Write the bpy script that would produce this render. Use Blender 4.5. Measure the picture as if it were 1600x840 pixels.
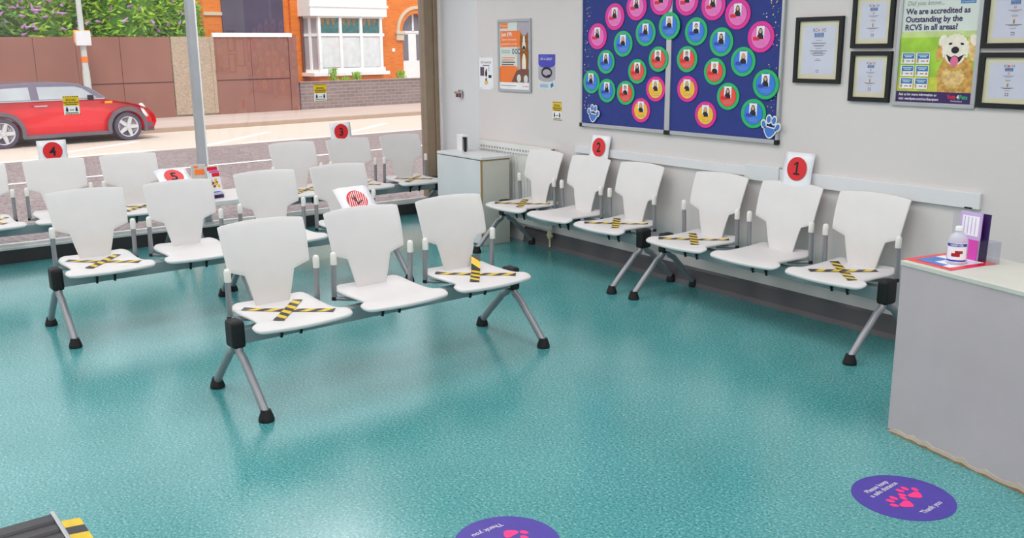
import bpy, bmesh, math, random
from math import sin, cos, pi, radians
from mathutils import Vector, Matrix
random.seed(7)
scene = bpy.context.scene
col = scene.collection
for o in list(bpy.data.objects):
    bpy.data.objects.remove(o)

# ------------------------------------------------------------------ camera
cam_d = bpy.data.cameras.new('camera'); cam = bpy.data.objects.new('camera', cam_d); col.objects.link(cam)
yaw, pitch, roll = radians(144.416), radians(13.243), radians(-.5385)
F = Vector((cos(pitch)*cos(yaw), cos(pitch)*sin(yaw), -sin(pitch)))
R0 = Vector((sin(yaw), -cos(yaw), 0)); U0 = R0.cross(F)
RR = cos(roll)*R0 + sin(roll)*U0; UU = -sin(roll)*R0 + cos(roll)*U0
M = Matrix((RR, UU, -F)).transposed().to_4x4(); M.translation = Vector((0, 0, 1.6))
cam.matrix_world = M
cam_d.sensor_width = 36; cam_d.lens = 36*1468/1600; cam_d.clip_start = .05; cam_d.clip_end = 200
scene.camera = cam
# ------------------------------------------------------------------ world, light, exposure
w = bpy.data.worlds.new('sky'); scene.world = w; w.use_nodes = True
bg = w.node_tree.nodes['Background']; bg.inputs[0].default_value = (.94, .965, 1, 1); bg.inputs[1].default_value = 1.35
sd = bpy.data.lights.new('sun', 'SUN'); sd.energy = 1.7; sd.angle = radians(12); sd.color = (1, .95, .87)
sun = bpy.data.objects.new('sun', sd); col.objects.link(sun)
sun.rotation_euler = Vector((-.72, .25, -.85)).to_track_quat('-Z', 'Y').to_euler()
for x in (-6.9, -4.6, -2.3, 0, 2):
    for y in (-2.6, .2, 2.9):
        ld = bpy.data.lights.new('ceiling_panel_light', 'AREA'); ld.shape = 'SQUARE'; ld.size = 1.3; ld.energy = 25; ld.color = (1, .918, .925)
        lo = bpy.data.objects.new('ceiling_panel_light', ld); lo.location = (x, y, 2.78); col.objects.link(lo)
scene.cycles.transparent_max_bounces = 24
vs = scene.view_settings
vs.view_transform = 'Standard'; vs.look = 'None'; vs.gamma = 1; vs.use_curve_mapping = False; vs.exposure = 0.0

# ------------------------------------------------------------------ materials
def lin(c):
    f = lambda v: (v/255)/12.92 if v/255 <= .04045 else (((v/255)+.055)/1.055)**2.4
    return (f(c[0]), f(c[1]), f(c[2]), 1)
MATS = {}
def mat(name, rgb, rough=.5, metal=0., var=.04, scale=8., bump=0., bscale=60., alpha=None, coat=0.):
    if name in MATS: return MATS[name]
    m = bpy.data.materials.new(name); m.use_nodes = True; nt = m.node_tree; b = nt.nodes['Principled BSDF']
    c = lin(rgb)
    tc = nt.nodes.new('ShaderNodeTexCoord'); n = nt.nodes.new('ShaderNodeTexNoise'); n.inputs['Scale'].default_value = scale; n.inputs['Detail'].default_value = 4
    nt.links.new(tc.outputs['Object'], n.inputs['Vector'])
    r = nt.nodes.new('ShaderNodeValToRGB'); r.color_ramp.elements[0].position = .3; r.color_ramp.elements[1].position = .7
    r.color_ramp.elements[0].color = tuple(max(0, v*(1-var)) for v in c[:3])+(1,); r.color_ramp.elements[1].color = tuple(min(1, v*(1+var)) for v in c[:3])+(1,)
    nt.links.new(n.outputs['Fac'], r.inputs['Fac']); nt.links.new(r.outputs['Color'], b.inputs['Base Color'])
    b.inputs['Roughness'].default_value = rough; b.inputs['Metallic'].default_value = metal
    b.inputs['Coat Weight'].default_value = coat
    if alpha is not None: b.inputs['Alpha'].default_value = alpha
    if bump:
        n2 = nt.nodes.new('ShaderNodeTexNoise'); n2.inputs['Scale'].default_value = bscale; nt.links.new(tc.outputs['Object'], n2.inputs['Vector'])
        bp = nt.nodes.new('ShaderNodeBump'); bp.inputs['Strength'].default_value = bump; bp.inputs['Distance'].default_value = .01
        nt.links.new(n2.outputs['Fac'], bp.inputs['Height']); nt.links.new(bp.outputs['Normal'], b.inputs['Normal'])
    MATS[name] = m; return m
def glass_mat(name, tint=(1, 1, 1), ior=1.45, rough=0.0):
    m = bpy.data.materials.new(name); m.use_nodes = True; nt = m.node_tree; nt.nodes.clear()
    o = nt.nodes.new('ShaderNodeOutputMaterial'); mx = nt.nodes.new('ShaderNodeMixShader'); lw = nt.nodes.new('ShaderNodeLayerWeight'); lw.inputs[0].default_value = .5
    pw = nt.nodes.new('ShaderNodeMath'); pw.operation = 'POWER'; pw.inputs[1].default_value = 5; nt.links.new(lw.outputs['Facing'], pw.inputs[0])
    fr = nt.nodes.new('ShaderNodeMapRange'); fr.inputs[3].default_value = .045; fr.inputs[4].default_value = .9; nt.links.new(pw.outputs[0], fr.inputs[0])
    t = nt.nodes.new('ShaderNodeBsdfTransparent'); t.inputs[0].default_value = tuple(tint)+(1,); g = nt.nodes.new('ShaderNodeBsdfGlossy'); g.inputs['Roughness'].default_value = rough
    nt.links.new(fr.outputs[0], mx.inputs[0]); nt.links.new(t.outputs[0], mx.inputs[1]); nt.links.new(g.outputs[0], mx.inputs[2]); nt.links.new(mx.outputs[0], o.inputs[0])
    MATS[name] = m; return m
glass_mat('window_glass', (.97, .98, .98)); glass_mat('clear_plastic', (.93, .93, .96), 1.3, .05)

def floor_mat():
    m = bpy.data.materials.new('floor_vinyl'); m.use_nodes = True; nt = m.node_tree; b = nt.nodes['Principled BSDF']; L = nt.links.new
    tc = nt.nodes.new('ShaderNodeTexCoord')
    def noise(s, d=3, rough=.6):
        n = nt.nodes.new('ShaderNodeTexNoise'); n.inputs['Scale'].default_value = s; n.inputs['Detail'].default_value = d; n.inputs['Roughness'].default_value = rough; L(tc.outputs['Object'], n.inputs['Vector']); return n
    def ramp(src, els):
        r = nt.nodes.new('ShaderNodeValToRGB'); e = r.color_ramp.elements
        while len(e) < len(els): e.new(.5)
        for i, (p, c) in enumerate(els): e[i].position = p; e[i].color = lin(c) if len(c) == 3 else c
        L(src, r.inputs['Fac']); return r
    fine = ramp(noise(95, 3, .75).outputs['Fac'], [(.33, (26, 100, 108)), (.45, (72, 156, 160)), (.56, (88, 168, 170)), (.68, (164, 212, 208))])
    big = ramp(noise(1.6, 4).outputs['Fac'], [(.3, (205, 225, 222)), (.7, (255, 250, 248))])
    mx = nt.nodes.new('ShaderNodeMix'); mx.data_type = 'RGBA'; mx.blend_type = 'MULTIPLY'; mx.inputs[0].default_value = .8
    L(fine.outputs[0], mx.inputs[6]); L(big.outputs[0], mx.inputs[7]); L(mx.outputs[2], b.inputs['Base Color'])
    rr = nt.nodes.new('ShaderNodeMapRange'); rr.inputs[3].default_value = .13; rr.inputs[4].default_value = .30; L(noise(3.5, 5).outputs['Fac'], rr.inputs[0]); L(rr.outputs[0], b.inputs['Roughness'])
    b.inputs['Specular IOR Level'].default_value = .95
    bp = nt.nodes.new('ShaderNodeBump'); bp.inputs['Strength'].default_value = .06; bp.inputs['Distance'].default_value = .004; L(noise(70, 2).outputs['Fac'], bp.inputs['Height'])
    bp2 = nt.nodes.new('ShaderNodeBump'); bp2.inputs['Strength'].default_value = .10; bp2.inputs['Distance'].default_value = .004; L(noise(4, 1).outputs['Fac'], bp2.inputs['Height']); bp2.inputs['Strength'].default_value = .02; L(bp2.outputs['Normal'], bp.inputs['Normal'])
    L(bp.outputs['Normal'], b.inputs['Normal']); MATS['floor_vinyl'] = m
floor_mat()
def brick_mat(name, c1, c2, mortar, sc=1.0):
    m = bpy.data.materials.new(name); m.use_nodes = True; nt = m.node_tree; b = nt.nodes['Principled BSDF']; L = nt.links.new
    tc = nt.nodes.new('ShaderNodeTexCoord'); sp = nt.nodes.new('ShaderNodeSeparateXYZ'); cb = nt.nodes.new('ShaderNodeCombineXYZ')
    L(tc.outputs['Object'], sp.inputs[0]); L(sp.outputs['Y'], cb.inputs['X']); L(sp.outputs['Z'], cb.inputs['Y'])
    br = nt.nodes.new('ShaderNodeTexBrick'); br.inputs['Scale'].default_value = 1
    br.inputs['Color1'].default_value = lin(c1); br.inputs['Color2'].default_value = lin(c2); br.inputs['Mortar'].default_value = lin(mortar)
    br.inputs['Brick Width'].default_value = .225*sc; br.inputs['Row Height'].default_value = .075*sc; br.inputs['Mortar Size'].default_value = .008*sc
    L(cb.outputs[0], br.inputs['Vector']); L(br.outputs['Color'], b.inputs['Base Color']); b.inputs['Roughness'].default_value = .85
    MATS[name] = m; return m
brick_mat('orange_brick', (238, 130, 32), (222, 112, 26), (222, 140, 76)); brick_mat('grey_brick', (142, 124, 122), (128, 112, 112), (162, 144, 140), 1.4)

WHITE = mat('white_shell', (224, 221, 220), .48, var=.02); mat('wall_paint', (218, 212, 210), .6, var=.025, scale=1.5, bump=.05, bscale=90)
mat('pier_paint', (224, 224, 226), .55, var=.02, scale=2); mat('cap_white', (236, 234, 228), .4)
mat('grey_metal', (148, 149, 154), .38, .35, var=.03); mat('beam_grey', (140, 152, 156), .42, .3, var=.05); mat('black', (10, 10, 12), .6); mat('rubber', (20, 19, 22), .7)
mat('yellow', (232, 196, 28), .45, var=.06, scale=30); mat('tape_black', (48, 42, 50), .45); mat('skirting', (92, 88, 92), .45, var=.08, scale=3); mat('kerb_dark', (62, 60, 62), .5)
mat('sill', (244, 242, 240), .45); mat('frame_brown', (150, 130, 108), .5, var=.08); mat('frame_dark', (80, 48, 44), .7); mat('frame_grey', (172, 175, 180), .4, 0); mat('laminate', (218, 220, 222), .35, var=.04, scale=4, bump=.04)
mat('laminate_side', (206, 206, 196), .45, var=.03); mat('counter_laminate_shaded', (192, 180, 184), .4, var=.04, scale=4, bump=.04); mat('edge_tan', (172, 142, 92), .6); mat('plain_white', (240, 240, 240), .4); mat('ceiling_white', (232, 232, 230), .7)  # counter colour is greyed to include the shade on its front
mat('silver', (188, 190, 192), .3, .6); mat('chrome', (200, 200, 202), .15, .9); mat('board_blue', (40, 56, 132), .75, var=.06, scale=20); mat('magenta', (232, 36, 150), .35); mat('pink', (244, 112, 196), .35)
mat('green', (22, 182, 104), .35); mat('blue', (42, 124, 226), .35); mat('red', (246, 76, 62), .35); mat('darkred', (120, 20, 40), .5); mat('gold', (250, 192, 34), .35); mat('navy', (30, 60, 120), .4)
mat('card_red', (222, 32, 40), .4); mat('paper', (238, 240, 244), .35); mat('sleeve_blue', (30, 70, 170), .4); mat('cream_mat', (255, 246, 196), .5); mat('ink', (60, 60, 66), .6); mat('light_ink', (150, 152, 160), .6)
mat('cert_blue', (40, 118, 184), .5); mat('dark_purple', (56, 28, 92), .45); mat('orange', (246, 122, 40), .45); mat('skin', (214, 168, 140), .6); mat('hair', (70, 46, 34), .7); mat('shirt', (28, 30, 44), .7)
mat('fair', (196, 150, 90), .7); mat('lilac', (204, 176, 224), .45); mat('sticker_purple', (74, 58, 158), .5, var=.08, scale=14); mat('paw_pink', (250, 52, 130), .5, var=.03); mat('sticker_text', (205, 200, 215), .5)
mat('fur_gold', (206, 158, 84), .9, var=.35, scale=45); mat('fur_white', (240, 232, 214), .9, var=.08, scale=60); mat('fur_brown', (150, 92, 44), .9, var=.2, scale=60); mat('fur_tan', (226, 190, 126), .9, var=.25, scale=50)
mat('tongue', (226, 110, 150), .5); mat('grass_print', (160, 204, 60), .5, var=.25, scale=9); mat('grass_pale', (196, 214, 140), .5, var=.15, scale=9); mat('grass_dark', (196, 200, 70), .5, var=.2, scale=20); mat('sky_print', (214, 222, 214), .5); mat('grey_print', (176, 170, 180), .5)
mat('tarmac', (150, 132, 132), .85, var=.42, scale=22, bump=.3, bscale=90); mat('tarmac_lane', (220, 204, 190), .85, var=.06, scale=20); mat('paint_white', (250, 250, 250), .6); mat('pavement', (206, 184, 174), .85, var=.06, scale=1)
mat('kerbstone', (176, 150, 132), .8); mat('hoarding', (146, 98, 86), .7, var=.07, scale=1.5); mat('chipboard', (178, 158, 138), .8, var=.22, scale=26); mat('stone', (214, 200, 176), .8); mat('slate', (88, 80, 98), .8, var=.15, scale=1.2)
mat('house_white', (250, 250, 250), .5); mat('curtain', (226, 228, 230), .8, var=.08, scale=5); mat('stained_glass', (60, 110, 110), .3, var=.35, scale=9); mat('stained_orange', (150, 110, 60), .3, var=.5, scale=14)
mat('dark_glass', (120, 116, 130), .15, var=.1); mat('pipe_brown', (120, 72, 62), .6); mat('concrete', (198, 202, 198), .8); mat('sign_white', (226, 226, 232), .5)
mat('leaf', (160, 200, 60), .7, var=.35, scale=3); mat('leaf_dark', (104, 150, 62), .7, var=.35, scale=3); mat('flower', (206, 146, 206), .7, var=.15, scale=5); mat('bark', (96, 76, 58), .9)
mat('car_red', (226, 24, 34), .25, var=.02, coat=.6); mat('car_roof', (112, 102, 122), .3, var=.05, coat=.4); mat('car_trim', (104, 94, 104), .6); mat('car_glass', (176, 180, 186), .12, var=.12, scale=2); mat('tyre', (84, 72, 92), .8)
mat('alloy', (214, 212, 216), .3, .3); mat('alloy_dark', (124, 116, 126), .5); mat('amber', (250, 160, 20), .3); mat('lamp_lens', (250, 250, 248), .1); mat('radiator', (226, 226, 222), .4); mat('cream_plastic', (226, 218, 178), .5)
mat('scale_black', (44, 42, 48), .4, var=.1, scale=5); mat('gel', (222, 224, 236), .08, alpha=.55); mat('label_blue', (60, 60, 180), .4); mat('label_white', (246, 246, 250), .4); mat('mat_red', (230, 28, 32), .35, coat=.3)
mat('kerb_pale', (196, 186, 178), .4); mat('mat_blue', (60, 120, 205), .35); mat('leaflet_pink', (222, 70, 180), .4); mat('hand_red', (170, 20, 40), .5); mat('dirt_pale', (202, 186, 170), .7, var=.1, scale=12); mat('dirt', (150, 120, 90), .8, var=.3, scale=25)

# ------------------------------------------------------------------ mesh helpers
class MB:
    """collects geometry with several materials -> one mesh object"""
    def __init__(s): s.v = []; s.f = []; s.mi = []; s.mats = []
    def m(s, name):
        if name not in s.mats: s.mats.append(name)
        return s.mats.index(name)
    def add(s, vs, fs, m):
        o = len(s.v); k = s.m(m); s.v += [tuple(v) for v in vs]
        for f in fs: s.f.append(tuple(i+o for i in f)); s.mi.append(k)
    def box(s, x0, x1, y0, y1, z0, z1, m):
        v = [(x, y, z) for x in (x0, x1) for y in (y0, y1) for z in (z0, z1)]
        s.add(v, [(0, 1, 3, 2), (4, 6, 7, 5), (0, 4, 5, 1), (2, 3, 7, 6), (0, 2, 6, 4), (1, 5, 7, 3)], m)
    def prism(s, pts, m, axis='z', a=0, b=1):
        """polygon pts extruded along axis from a to b"""
        def P(p, h): return (p[0], p[1], h) if axis == 'z' else ((h, p[0], p[1]) if axis == 'x' else (p[0], h, p[1]))
        n = len(pts); v = [P(p, a) for p in pts]+[P(p, b) for p in pts]
        s.add(v, [tuple(range(n))[::-1], tuple(range(n, 2*n))]+[(i, (i+1) % n, n+(i+1) % n, n+i) for i in range(n)], m)
    def tube(s, path, r, m, n=12, r2=None):
        path = [Vector(p) for p in path]; K = len(path); rings = []; up = None
        for i, p in enumerate(path):
            d = ((path[min(i+1, K-1)]-path[max(i-1, 0)])).normalized()
            if up is None: up = Vector((0, 0, 1)) if abs(d.z) < .9 else Vector((1, 0, 0))
            a = d.cross(up).normalized(); b = d.cross(a).normalized(); up = a.cross(d) if False else up
            rr = r if r2 is None else r+(r2-r)*i/(K-1)
            rings.append([p+a*rr*cos(2*pi*k/n)+b*rr*sin(2*pi*k/n) for k in range(n)])
        v = [q for R_ in rings for q in R_]
        fs = [(i*n+k, i*n+(k+1) % n, (i+1)*n+(k+1) % n, (i+1)*n+k) for i in range(K-1) for k in range(n)]
        fs += [tuple(range(n))[::-1], tuple(range((K-1)*n, K*n))]
        s.add(v, fs, m)
    def lathe(s, prof, m, n=24, c=(0, 0, 0)):
        K = len(prof); v = [(c[0]+r*cos(2*pi*k/n), c[1]+r*sin(2*pi*k/n), c[2]+z) for r, z in prof for k in range(n)]
        fs = [(i*n+k, i*n+(k+1) % n, (i+1)*n+(k+1) % n, (i+1)*n+k) for i in range(K-1) for k in range(n)]
        fs += [tuple(range(n))[::-1], tuple(range((K-1)*n, K*n))]
        s.add(v, fs, m)
    # flat printed shapes in the local XY plane; h = height above the sheet
    def rect(s, x0, y0, x1, y1, h, m): s.add([(x0, y0, h), (x1, y0, h), (x1, y1, h), (x0, y1, h)], [(0, 1, 2, 3)], m)
    def disc(s, cx, cy, rx, ry, h, m, n=28, rot=0):
        s.add([(cx+rx*cos(2*pi*k/n)*cos(rot)-ry*sin(2*pi*k/n)*sin(rot), cy+rx*cos(2*pi*k/n)*sin(rot)+ry*sin(2*pi*k/n)*cos(rot), h) for k in range(n)], [tuple(range(n))], m)
    def poly(s, pts, h, m): s.add([(x, y, h) for x, y in pts], [tuple(range(len(pts)))], m)
    def line(s, x0, y0, x1, y1, wd, h, m):
        d = Vector((x1-x0, y1-y0)).normalized()*wd/2; s.add([(x0-d.y, y0+d.x, h), (x0+d.y, y0-d.x, h), (x1+d.y, y1-d.x, h), (x1-d.y, y1+d.x, h)], [(0, 1, 2, 3)], m)
    def text(s, t, x, y, size, h, m, align='LEFT', bold=0., shear=0., rot=0., sx=1.):
        c = bpy.data.curves.new('lettering', 'FONT'); c.body = t; c.size = size; c.align_x = align; c.resolution_u = 3; c.offset = bold; c.shear = shear
        o = bpy.data.objects.new('lettering', c); col.objects.link(o); bpy.context.view_layer.update()
        me = bpy.data.meshes.new_from_object(o.evaluated_get(bpy.context.evaluated_depsgraph_get()))
        vs = [(x+v.co.x*sx*cos(rot)-v.co.y*sin(rot), y+v.co.x*sx*sin(rot)+v.co.y*cos(rot), h) for v in me.vertices]
        s.add(vs, [tuple(p.vertices) for p in me.polygons], m)
        bpy.data.objects.remove(o); bpy.data.curves.remove(c); bpy.data.meshes.remove(me)
    def build(s, name, parent=None, smooth=False, bevel=0., solid=0., sub=0, auto=None, loc=None, kind=None):
        me = bpy.data.meshes.new(name); me.from_pydata(s.v, [], s.f)
        for k in s.mats: me.materials.append(MATS[k])
        me.polygons.foreach_set('material_index', s.mi)
        bm = bmesh.new(); bm.from_mesh(me)
        bmesh.ops.remove_doubles(bm, verts=bm.verts, dist=1e-6) if smooth or bevel else None
        if not getattr(s, 'flat', False): bmesh.ops.recalc_face_normals(bm, faces=bm.faces)
        bm.to_mesh(me); bm.free()
        if smooth:
            me.polygons.foreach_set('use_smooth', [True]*len(me.polygons))
            if auto: me.set_sharp_from_angle(angle=radians(auto))
        o = bpy.data.objects.new(name, me); col.objects.link(o)
        if parent is not None: o.parent = parent
        if loc: o.location = loc
        if solid: md = o.modifiers.new('thickness', 'SOLIDIFY'); md.thickness = solid; md.offset = 0
        if bevel: md = o.modifiers.new('bevel', 'BEVEL'); md.width = bevel; md.segments = 3; md.limit_method = 'ANGLE'
        if sub: md = o.modifiers.new('sub', 'SUBSURF'); md.levels = sub; md.render_levels = sub
        if kind: o['kind'] = kind
        return o
def thing(name, label, cat, loc=(0, 0, 0), rot=(0, 0, 0), group=None):
    o = bpy.data.objects.new(name, None); o.empty_display_size = .1; col.objects.link(o); o.location = loc; o.rotation_euler = rot
    return tag(o, label, cat, group)
def tag(o, label, cat, group=None):
    o['label'] = label; o['category'] = cat
    if group: o['group'] = group
    return o
def sbox(name, x0, x1, y0, y1, z0, z1, m, bevel=0.):
    b = MB(); b.box(x0, x1, y0, y1, z0, z1, m); return b.build(name, kind='structure', bevel=bevel)
WALL = (pi/2, 0, 0)     # things hung on the noticeboard wall: local x -> +x, local y -> up, local z -> into the room
YW = 4.65

# ------------------------------------------------------------------ room shell
XG = -8.11
sbox('floor', XG-.09, 3, -4.2, 5.1, -.1, 0, 'floor_vinyl')
sbox('ceiling', XG-.25, 3.1, -4.3, 5.1, 2.8, 2.95, 'ceiling_white')
sbox('wall_right', -6.98, 3, YW, YW+.2, 0, 2.8, 'wall_paint')
b = MB(); b.prism([(-6.98, YW), (XG+.02, YW+.30), (XG+.02, YW+.5), (-6.98, YW+.5)], 'pier_paint', 'z', 0, 2.8); b.build('wall_corner_pier', kind='structure')
sbox('wall_near', 2.9, 3.1, -4.2, YW+.2, 0, 2.8, 'wall_paint')
sbox('wall_back', XG, 3, -4.3, -4.1, 0, 2.8, 'wall_paint')
sbox('wall_above_window', XG-.2, XG+.02, -4.2, 5.1, 2.55, 2.8, 'pier_paint')
# window wall: kerb, sill rail, glass, mullions, brown end post
sbox('baseboard_window', XG-.12, XG+.03, -4.1, 4.95, -.02, .105, 'kerb_dark', .004)
b = MB(); b.box(XG-.05, XG+.035, -4.1, 4.94, .105, .125, 'sill'); b.box(XG-.03, XG+.015, -4.1, 4.94, .125, .15, 'sill'); b.build('trim_1', kind='structure', bevel=.003)
b = MB(); b.box(XG-.115, XG-.05, -4.1, 4.94, .09, .13, 'sill'); b.box(XG-.11, XG-.055, -4.1, 4.94, -.35, .09, 'kerb_dark'); b.build('trim_2', kind='structure', bevel=.003)
win = MB(); win.box(XG-.006, XG+.002, -4.1, 4.76, .15, 2.55, 'window_glass'); wo = win.build('window_1', kind='structure')
for y in (-2.4, 2.55):
    b = MB(); b.box(XG-.06, XG+.03, y-.034, y+.022, .15, 2.55, 'frame_grey'); b.box(XG-.06, XG+.03, y+.022, y+.036, .15, 2.55, 'sill'); b.build('window_mullion', wo, bevel=.004)
b = MB(); b.box(XG-.07, XG+.04, 4.76, 4.86, 0.15, 2.55, 'frame_brown'); b.box(XG-.03, XG+.06, 4.86, 4.90, 0.15, 2.55, 'frame_brown'); b.build('window_post', wo, bevel=.006)
b = MB(); b.box(XG+.0, XG+.05, 4.905, 4.93, .15, 2.55, 'plain_white'); b.build('window_reveal', wo)
# skirting on the noticeboard wall
b = MB(); b.prism([(YW, 0), (YW-.03, 0), (YW-.018, .03), (YW-.012, .115), (YW, .13)], 'skirting', 'x', -6.3, 3); b.build('baseboard_right', kind='structure')

# ------------------------------------------------------------------ beam seating
SEATROWS = [(.145, .165), (.13, .192), (.105, .207), (.06, .209), (0, .203), (-.06, .198), (-.12, .197), (-.17, .200), (-.20, .208), (-.222, .226), (-.24, .243), (-.262, .250), (-.285, .2495), (-.30, .240), (-.308, .222)]
def zseat(x, y):
    y = y-.065; z = .402-.008*(1-(x/.25)**2)*(1 if y > -.2 else max(0, 1-(-.2-y)/.12))
    if y < -.2: z -= .9*(-.2-y)**2*2
    if y > .06: z += (y-.06)**2*3
    return z
def seat_mesh():
    b = MB(); n = 12; v = []; top = []
    for y, wd in SEATROWS:
        for k in range(n+1):
            x = wd*(2*k/n-1); yy = y
            if y < -.15: yy = y+.035*(x/.25)**2*min(1, (-.15-y)/.1)
            if y > .10: yy = y-.0*(x/.2)**2
            v.append((x, yy+.065, zseat(x, y+.065)))
    fs = [(i*(n+1)+k, i*(n+1)+k+1, (i+1)*(n+1)+k+1, (i+1)*(n+1)+k) for i in range(len(SEATROWS)-1) for k in range(n)]
    b.add(v, fs, 'white_shell'); return b
def ybk(x, z):
    t = (z-.43)/.36
    return .148+.078*t*abs(t)+.024*(1-(x/.225)**2)*(.4+.6*t) - .004
def back_mesh():
    b = MB(); inner = [-1, -.75, -.5, -.25, 0, .25, .5, .75, 1]
    v = []; idx = {}
    NZ = [.40, .43, .47, .51, .545, .558]
    rows = []
    for z in NZ:
        wn = .093+(z-.43)/.128*.034
        r = []
        for u in inner:
            x = u*wn; r.append(len(v)); v.append((x, ybk(x, z), z))
        rows.append(r)
    fs = []
    for i in range(len(rows)-1):
        for k in range(8): fs.append((rows[i][k], rows[i][k+1], rows[i+1][k+1], rows[i+1][k]))
    wb = .127; cols = [-.210, -.190, -.165, -.14]+[u*wb for u in inner]+[.14, .165, .190, .210]
    def zb(x): return .558 if abs(x) <= wb+1e-6 else .558+(abs(x)-wb)/.09*.032
    def W(t): return [1, 1.006, 1.012, 1.018, 1.024, 1.03, 1.034, 1.037, 1.039, 1.04, 1.038][t]
    prev = [None]*4+rows[-1]+[None]*4
    for k in list(range(4))+list(range(13, 17)):
        x = cols[k]; prev[k] = len(v); v.append((x, ybk(x, zb(x)), zb(x)))
    T = 10
    for t in range(1, T+1):
        cur = []
        for k, x0 in enumerate(cols):
            x = x0*W(t); ztop = .795+.012*(1-(x/.225)**2)-(.002 if abs(x0) > .205 else 0)
            z = zb(x0)+(ztop-zb(x0))*t/T
            cur.append(len(v)); v.append((x, ybk(x, z), z))
        for k in range(16): fs.append((prev[k], prev[k+1], cur[k+1], cur[k]))
        prev = cur
    b.add(v, fs, 'white_shell'); return b
def tape_mesh(ang, ln=.40, cx=0, cy=-.015, curl=False):
    b = MB(); d = Vector((cos(ang), sin(ang))); nrm = Vector((-d.y, d.x)); wd = .025; n = 14; sw = .042
    def P(s_, t_, dz=.0125):
        p = Vector((cx, cy))+d*s_+nrm*t_
        z = zseat(p.x, p.y)+dz
        if curl and s_ > ln/2-.09: z += (s_-(ln/2-.09))*.7
        return (p.x, p.y, z)
    k = 0; s0 = -ln/2
    while s0 < ln/2-1e-4:
        s1 = min(s0+sw, ln/2); m = 'yellow' if k % 2 else 'tape_black'
        o = .018
        a0, a1 = (s0-o if k else s0), (s0+o if k else s0); e0, e1 = (s1-o if s1 < ln/2-1e-4 else s1), (s1+o if s1 < ln/2-1e-4 else s1)
        b.add([P(a0, -wd), P(e0, -wd), P((e0+e1)/2, 0), P(e1, wd), P(a1, wd), P((a0+a1)/2, 0)], [(0, 1, 2, 5), (5, 2, 3, 4)], m); s0 = s1; k += 1
    return b
SHELL = None
def bench(n, loc, deg, tapes, label, group='white beam seating benches in the waiting room'):
    root = thing('beam_bench', label, 'bench', loc, (0, 0, radians(deg)), group)
    half = n*.275-.015
    b = MB(); b.box(-half, half, -.032, .03, .292, .360, 'beam_grey'); b.build('beam', root, bevel=.004)
    for s in (-1, 1):
        b = MB(); b.box(s*half-.032, s*half+.032, -.045, .05, .275, .405, 'black'); b.build('end_bracket', root, bevel=.016)
        for f in (-1, 1):
            b = MB(); pts = []
            for i in range(13):
                t = i/12; z = .30*(1-t)+.03*t
                y = f*(.018+.262*(t**1.0*.82+.18*min(1, t*1.6)*t)); pts.append((s*half, y, z))
            pts[0] = (s*half, f*.012, .30); pts[1] = (s*half, f*.020, .278); pts[2] = (s*half, f*.036, .252)
            b.tube(pts, .019, 'grey_metal', 14); lg = b.build('leg', root, smooth=True, auto=50)
            b = MB(); b.lathe([(.034, 0), (.036, .006), (.033, .02), (.024, .045), (.023, .052)], 'rubber', 18, (s*half, f*.278, 0)); b.build('rubber_foot', lg, smooth=True, auto=50)
    for i in range(n):
        cx = (i-(n-1)/2)*.55
        st = seat_mesh().build('seat', root, smooth=True, solid=.020, loc=(cx, 0, 0)); md = st.modifiers.new('sub', 'SUBSURF'); md.levels = 1; md.render_levels = 1
        tp = tapes[i] if i < len(tapes) else None
        if tp:
            tape_mesh(tp[0], .44, curl=False).build('tape_strip', st); tape_mesh(tp[1], .36, curl=(len(tp) > 2)).build('tape_strip', st)
            st.children[-1].location.z = .0012
        bk = back_mesh().build('backrest', root, smooth=True, solid=.009, loc=(cx, 0, 0)); md = bk.modifiers.new('bv', 'BEVEL'); md.width = .003; md.segments = 2; md.limit_method = 'ANGLE'; md.angle_limit = radians(50)
        for s in (-1, 1):
            b = MB(); x = s*.227
            b.tube([(x, .135, .385), (x, .132, .46), (x, .126, .56)], .0135, 'grey_metal', 12)
            b.tube([(x, .135, .376), (s*.20, .11, .374), (s*.13, .05, .372)], .010, 'grey_metal', 10)
            b.lathe([(.0142, -.012), (.0142, .004)], 'rubber', 12, (x, .135, .378))
            up = b.build('back_upright', root, smooth=True, auto=50, loc=(cx, 0, 0))
            b = MB(); b.lathe([(.015, 0), (.016, .004), (.016, .05), (.013, .06), (.006, .064)], 'cap_white', 14, (x, .124, .552)); b.build('upright_cap', up, smooth=True, auto=60)
        for s in (-1, 1):
            b = MB(); x = s*.05
            b.prism([(-.14, .382), (.10, .382), (.08, .36), (.045, .30), (-.035, .285), (-.05, .33), (-.14, .36)], 'black', 'x', x-.005, x+.005); b.build('seat_bracket', root, loc=(cx, 0, 0))
        b = MB(); b.lathe([(.014, 0), (.014, .02)], 'rubber', 10, (-.17, -.14, .368)); b.lathe([(.014, 0), (.014, .02)], 'rubber', 10, (.17, -.14, .368)); b.build('seat_buffer', root, loc=(cx, 0, 0))
    return root
X1 = (radians(44), radians(-44)); X2 = (radians(40), radians(-50)); X3 = (radians(-42), radians(50))
bench(3, (-4.135, 2.175, 0), 93.2, [X3, None, (radians(-44), radians(52), 1)], 'free-standing three-seat white bench nearest the camera in the middle of the floor')
bench(2, (-5.78, 1.452, 0), 92.5, [X3, None], 'two-seat white bench behind the front bench, left of its row, with card 5')
bench(2, (-5.92, 2.615, 0), 92, [None, X1], 'two-seat white bench behind the front bench, right half of the middle row')
bench(3, (-7.67, 1.345, 0), 91.5, [X2, None, X1], 'white bench by the window left of the low table, under card 4')
bench(3, (-7.72, 3.84, 0), 91.5, [X1, X2, X1], 'white bench by the window right of the low table, under card 3')
bench(3, (-3.537, 4.36, 0), 0, [X1, None, X3], 'white bench along the right wall beside the counter, under card 1')
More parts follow.
